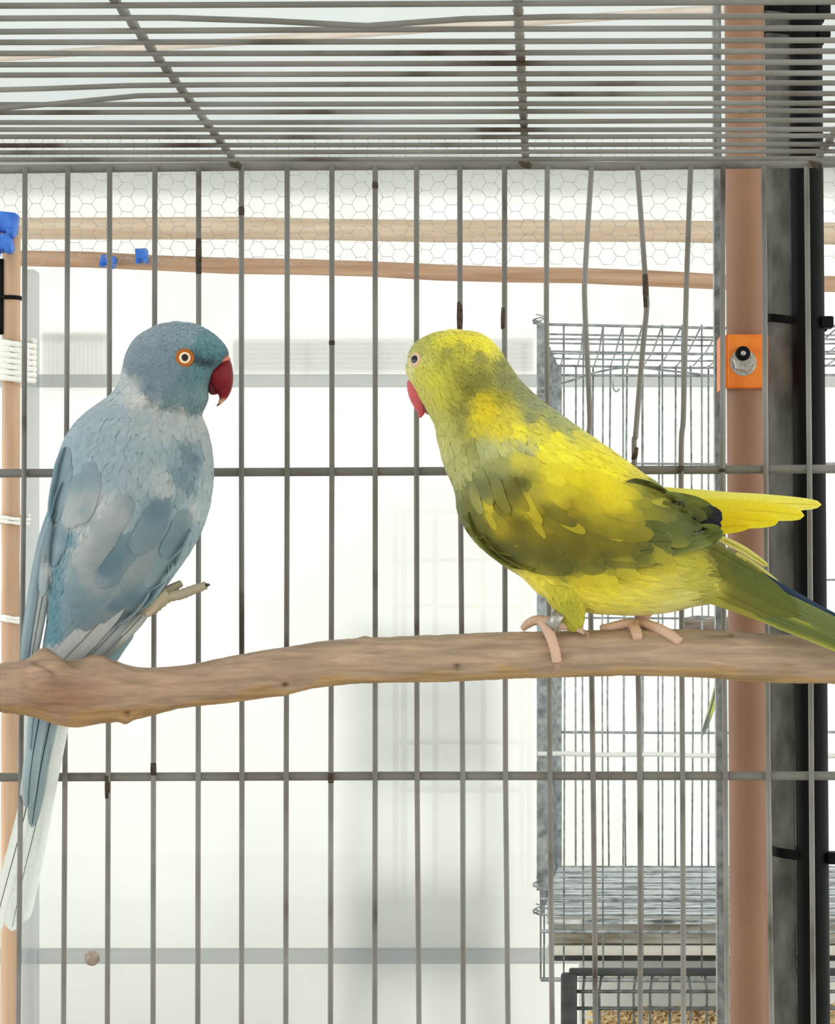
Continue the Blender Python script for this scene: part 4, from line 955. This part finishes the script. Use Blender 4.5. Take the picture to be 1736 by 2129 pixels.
# ------------------------------------------------------------------ small wire cage in the background
dF, dK = 2.68, 3.19
def small_cage():
    o = empty('wire_cage', Vector((W(1500, 0, dF).x, dF, W(0, 2036, dF).z)), 'small galvanised wire cage standing behind the brown pole', 'cage')
    zt = W(0, 676, dF).z; zb = W(0, 2036, dF).z; zfl = W(0, 1800, dK).z
    xl = W(1124, 0, dF).x; xr = W(1124 + 41 * 18, 0, dF).x
    r = .0009
    k = 0; rr = random.Random(2)
    x = W(1213 - 82, 0, dF).x; stp = 41 * dF / F
    xsF = []
    while x < xr: xsF.append(x); x += stp
    for x in xsF:
        j = rr.uniform(-.0012, .0012)
        mk('front_bar', *tube([(x, dF, zb), (x + j, dF, (zb + zt) / 2), (x, dF, zt)], r, 6), M['zinc'], o)
    x = W(1197, 0, dK).x; stp2 = 34.5 * dK / F
    while x < xr:
        j = rr.uniform(-.002, .002)
        mk('rear_bar', *tube([(x, dK, zfl), (x + j, dK, zfl + .2), (x - j, dK, zt)], r * 1.25, 6), M['zinc'], o); x += stp2
    # top panel
    for x in xsF: mk('top_bar', *tube([(x, dF, zt), (x + rr.uniform(-.002, .002), (dF + dK) / 2, zt - rr.uniform(0, .006)), (x, dK, zt)], r, 6), M['zinc'], o)
    for i in range(6):
        y = dF + (dK - dF) * i / 5; mk('top_cross_bar', *tube([(xl, y, zt + rr.uniform(-.001, .001)), ((xl + xr) / 2, y, zt - .003), (xr, y, zt)], r * (1.7 if i in (0, 5) else 1.2), 6), M['zinc'], o)
    # horizontal wires on front and rear
    for py, d, m, q in [(705, dF, 'zinc', 1.3), (735, dF, 'zinc', 1.2), (963, dF, 'zinc', 1.3), (1205, dF, 'zinc', 1.2), (1868, dF, 'zinc', 1.7), (1936, dF, 'zinc', 2.2), (2036, dF, 'zinc', 2.6), (1284, dF, 'zinc', 1.3), (1522, dK, 'zinc', 1.9), (780, dK, 'zinc', 1.8), (1205, dK, 'zinc', 1.2)]:
        z = W(0, py, d).z; mk('cross_wire', *tube([(xl, d - .001, z), ((xl + xr) / 2, d - .001, z - .001), (xr, d - .001, z)], r * q, 6), M[m], o)
    z = W(0, 1567, dF).z; mk('cross_wire', *tube([(xl - .003 + (xr - xl) * i / 12, dF - .002, z - .003 * i / 12 + .0006 * math.sin(i * 2)) for i in range(13)], .0024, 8), M['white'], o)
    # left side panel with corner strips
    for i in range(13):
        y = dF + (dK - dF) * i / 12; xx = xl + (W(1160, 0, dK).x - xl) * i / 12
        mk('side_bar', *tube([(xx, y, zb if i == 0 else zfl), (xx, y, zt)], r, 6), M['zinc'], o)
    v, f = bevelbox((xl - .004, dF - .002, zb + .09), (xl + .0075, dF + .003, zt), .0006); mk('corner_strip', v, f, M['zinc'], o)
    p = W(1150, 0, dK).x; q = W(1168, 0, dK).x
    v, f = bevelbox((p, dK - .004, zfl), (q, dK + .002, zt), .0006); mk('corner_strip', v, f, M['zinc'], o)
    # wire corner tangles
    for z0 in (zt, W(0, 1845, dF).z, W(0, 1900, dF).z):
        pts = [Vector((xl - .002 + .006 * math.cos(i * 1.9), dF - .004 + .003 * math.sin(i * 2.3), z0 + .004 * math.sin(i * 1.3) + i * .0006)) for i in range(12)]
        mk('wire_twist', *tube([Vector(p) for p in cat([tuple(p) for p in pts], np.linspace(0, 11, 60))], .0007, 5), M['zinc'], o)
    pts = [Vector((xl + .002, dF - .003, W(0, 800 + i * 3, dF).z)) + Vector((.004 * math.cos(i * 1.6), .004 * math.sin(i * 1.6), 0)) for i in range(16)]
    mk('spring', *tube([Vector(p) for p in cat([tuple(p) for p in pts], np.linspace(0, 15, 80))], .0007, 5), M['steel'], o)
    # slack wire hanging from the top
    pts = [W(1128, 806, dF - .006), W(1185, 792, dF - .006), W(1240, 774, dF - .006), W(1310, 764, dF - .006), W(1400, 772, dF - .006), W(1470, 780, dF - .006)]
    mk('loose_wire', *tube([Vector(p) for p in cat([tuple(p) for p in pts], np.linspace(0, 5, 40))], .0011, 6), M['zinc'], o)
    pts = [W(1274, 778, dF - .006), W(1275, 806, dF - .006), W(1282, 814, dF - .006), W(1288, 808, dF - .006)]
    mk('wire_hook', *tube([Vector(p) for p in cat([tuple(p) for p in pts], np.linspace(0, 3, 18))], .0009, 6), M['zinc'], o)
    # floor grille and tray
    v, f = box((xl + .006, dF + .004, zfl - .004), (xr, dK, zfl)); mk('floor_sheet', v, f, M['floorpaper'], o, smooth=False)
    for i in range(9):
        y = dF + .02 + (dK - dF) * i / 9; mk('floor_wire', *tube([(xl + .004, y, zfl + .003), (xr, y, zfl + .003)], .0011, 6), M['zinc'], o)
    return o
wire_cage = small_cage()
# tray under the cage
xl = W(1146, 0, dF).x; xr = W(1124 + 41 * 18, 0, dF).x
def bx(name, x0, x1, y0, y1, pt, pb, mat, d=dF):
    v, f = bevelbox((x0, y0, W(0, pb, d).z), (x1, y1, W(0, pt, d).z), .0008); return mk(name, v, f, M[mat], o)
o = wire_cage
o = bx('tray', xl, xr, dF + .02, dK - .02, 1988, 2004, 'traydark')
o['label'] = 'shallow soiled slide-out tray'
bx('front_panel', xl, xr, dF + .012, dF + .02, 1912, 1966, 'tray')
bx('lip', xl - .004, xr, dF + .004, dF + .014, 1968, 1988, 'lip')
# perch inside; the feather stands in for an unseen small bird's tail
p = [W(1418, 1296, 2.9), W(1450, 1294, 2.9), W(1492, 1296, 2.9), W(1720, 1300, 2.9), W(1850, 1302, 2.9)]
thing_mesh('cage_perch', tube(p, [.006, .0078, .0076, .0078, .0078], 14), noisy('dark_perch_wood', [(.3, (96, 84, 74)), (.7, (150, 136, 124))], (10, 90, 90), 2, 6, .8), 'dull brown perch inside the small wire cage', 'perch', smooth=True)
fth = empty('bird_tail_feather', W(1462, 1524, 3.18), 'thin yellow-green tail feather of an unseen bird at the small cage rear wire', 'feather')
D_keep = D0; D0 = 3.175
feather('vane', [(1493,1412),(1486,1450),(1474,1490),(1460,1530)], 13, M['glow'], fth, flat((206,206,110), (170,180,110), (130,140,130), .6), None, zpath=[(0, 0), (1, 0)], lift=(0, 0), tip=.5, camber=1)
feather('quill', [(1490,1412),(1484,1450),(1472,1492),(1457,1532)], 4, M['quill'], fth, flat((110,120,120)), None, zpath=[(0, -1), (1, -1)], lift=(0, 0), tip=.5, camber=.5)
D0 = D_keep

# dark cage underneath with wood shavings
o = empty('floor_cage', Vector((W(1500, 0, 2.8).x, 2.7, .62)), 'dark low cage with wood shavings under the small wire cage', 'cage')
d1, d2 = 2.60, 2.80
xl = W(1166, 0, d1).x; xr = W(1850, 0, d1).x; zt = W(0, 2018, d1).z; zb = .62
v, f = bevelbox((xl + .008, d1, W(0, 2030, d1).z), (xr, d1 + .008, W(0, 2014, d1).z), .002); mk('top_rim', v, f, M['traydark'], o)
v, f = bevelbox((xl + .012, d2, W(0, 2034, d1).z), (xr, d2 + .012, W(0, 2010, d1).z), .003); mk('top_rim', v, f, M['black'], o)
v, f = bevelbox((xl + .02, d2 + .014, zb), (xr, d2 + .018, zt), .001); mk('rear_panel', v, f, M['white'], o)
v, f = bevelbox((xl, d1 - .004, zb), (xl + .016, d1 + .012, zt - .003), .003); mk('corner_post', v, f, M['traydark'], o)
v, f = bevelbox((xr - .016, d1 - .004, zb), (xr, d1 + .012, zt - .003), .003); mk('corner_post', v, f, M['traydark'], o)
rr = random.Random(4); x = xl + .024
while x < xr - .02:
    mk('upright_bar', *tube([(x, d1 + .004, zb), (x + rr.uniform(-.004, .004), d1 + .004, (zb + zt) / 2 + .1), (x, d1 + .004, zt)], .0013, 6), M['zinc_dark'], o)
    x += .0168
for py in (2062, 2097): mk('cross_wire', *tube([(xl, d1 + .002, W(0, py, d1).z), (xr, d1 + .002, W(0, py, d1).z)], .0019, 6), M['zinc_dark'], o)
v, f = bevelbox((xl, d1, zb), (xr, d2 + .018, zb + .012), .003); mk('base', v, f, M['traydark'], o)
# shavings: one heap
V = []; Fc = []; N1, N2 = 60, 26
zs = W(0, 2106, d2).z
for i in range(N1):
    for j in range(N2):
        x = xl + .022 + (xr - xl - .04) * i / (N1 - 1); y = d1 + .012 + (d2 - d1 - .016) * j / (N2 - 1)
        V.append((x, y, zs + .007 * noise.noise(Vector((x * 60, y * 60, 0))) + .003 * noise.noise(Vector((x * 220, y * 220, 3))) + .01 * i / N1 - .012 * math.exp(-i / 4)))
for i in range(N1 - 1):
    for j in range(N2 - 1): Fc.append((i * N2 + j, (i + 1) * N2 + j, (i + 1) * N2 + j + 1, i * N2 + j + 1))
rr = random.Random(6)
for k in range(1400):
    x = rr.uniform(xl + .03, xr - .03); y = rr.uniform(d1 + .015, d2 - .01); z = zs + .006 * noise.noise(Vector((x * 60, y * 60, 0))) + .01 * (x - xl) / (xr - xl) + .002
    a = rr.uniform(0, 6.28); L = rr.uniform(.003, .008); w = rr.uniform(.001, .003); b = len(V)
    dx, dy = math.cos(a), math.sin(a)
    for t in range(4):
        q = t / 3; h = .003 * math.sin(q * PI) * rr.uniform(.4, 1.3)
        V += [(x + dx * L * q - dy * w, y + dy * L * q + dx * w, z + h), (x + dx * L * q + dy * w, y + dy * L * q - dx * w, z + h + .0006)]
    for t in range(3): Fc.append((b + 2 * t, b + 2 * t + 1, b + 2 * t + 3, b + 2 * t + 2))
tag(mk('wood_shavings', V, Fc, M['shavings'], smooth=False), 'golden wood shavings bedding inside the dark low cage', 'bedding', kind='stuff')
# table that carries the two cages
o = empty('cage_table', Vector((W(1500, 0, 2.9).x, 2.9, 0)), 'plain timber table under the dark low cage', 'table')
v, f = bevelbox((xl - .05, 2.48, .58), (xr + .05, 3.25, .62), .004); mk('table_top', v, f, M['timber'], o)
for x in (xl - .02, xr - .02):
    for y in (2.52, 3.18):
        v, f = bevelbox((x, y, 0), (x + .04, y + .04, .58), .003); mk('leg', v, f, M['timber'], o)
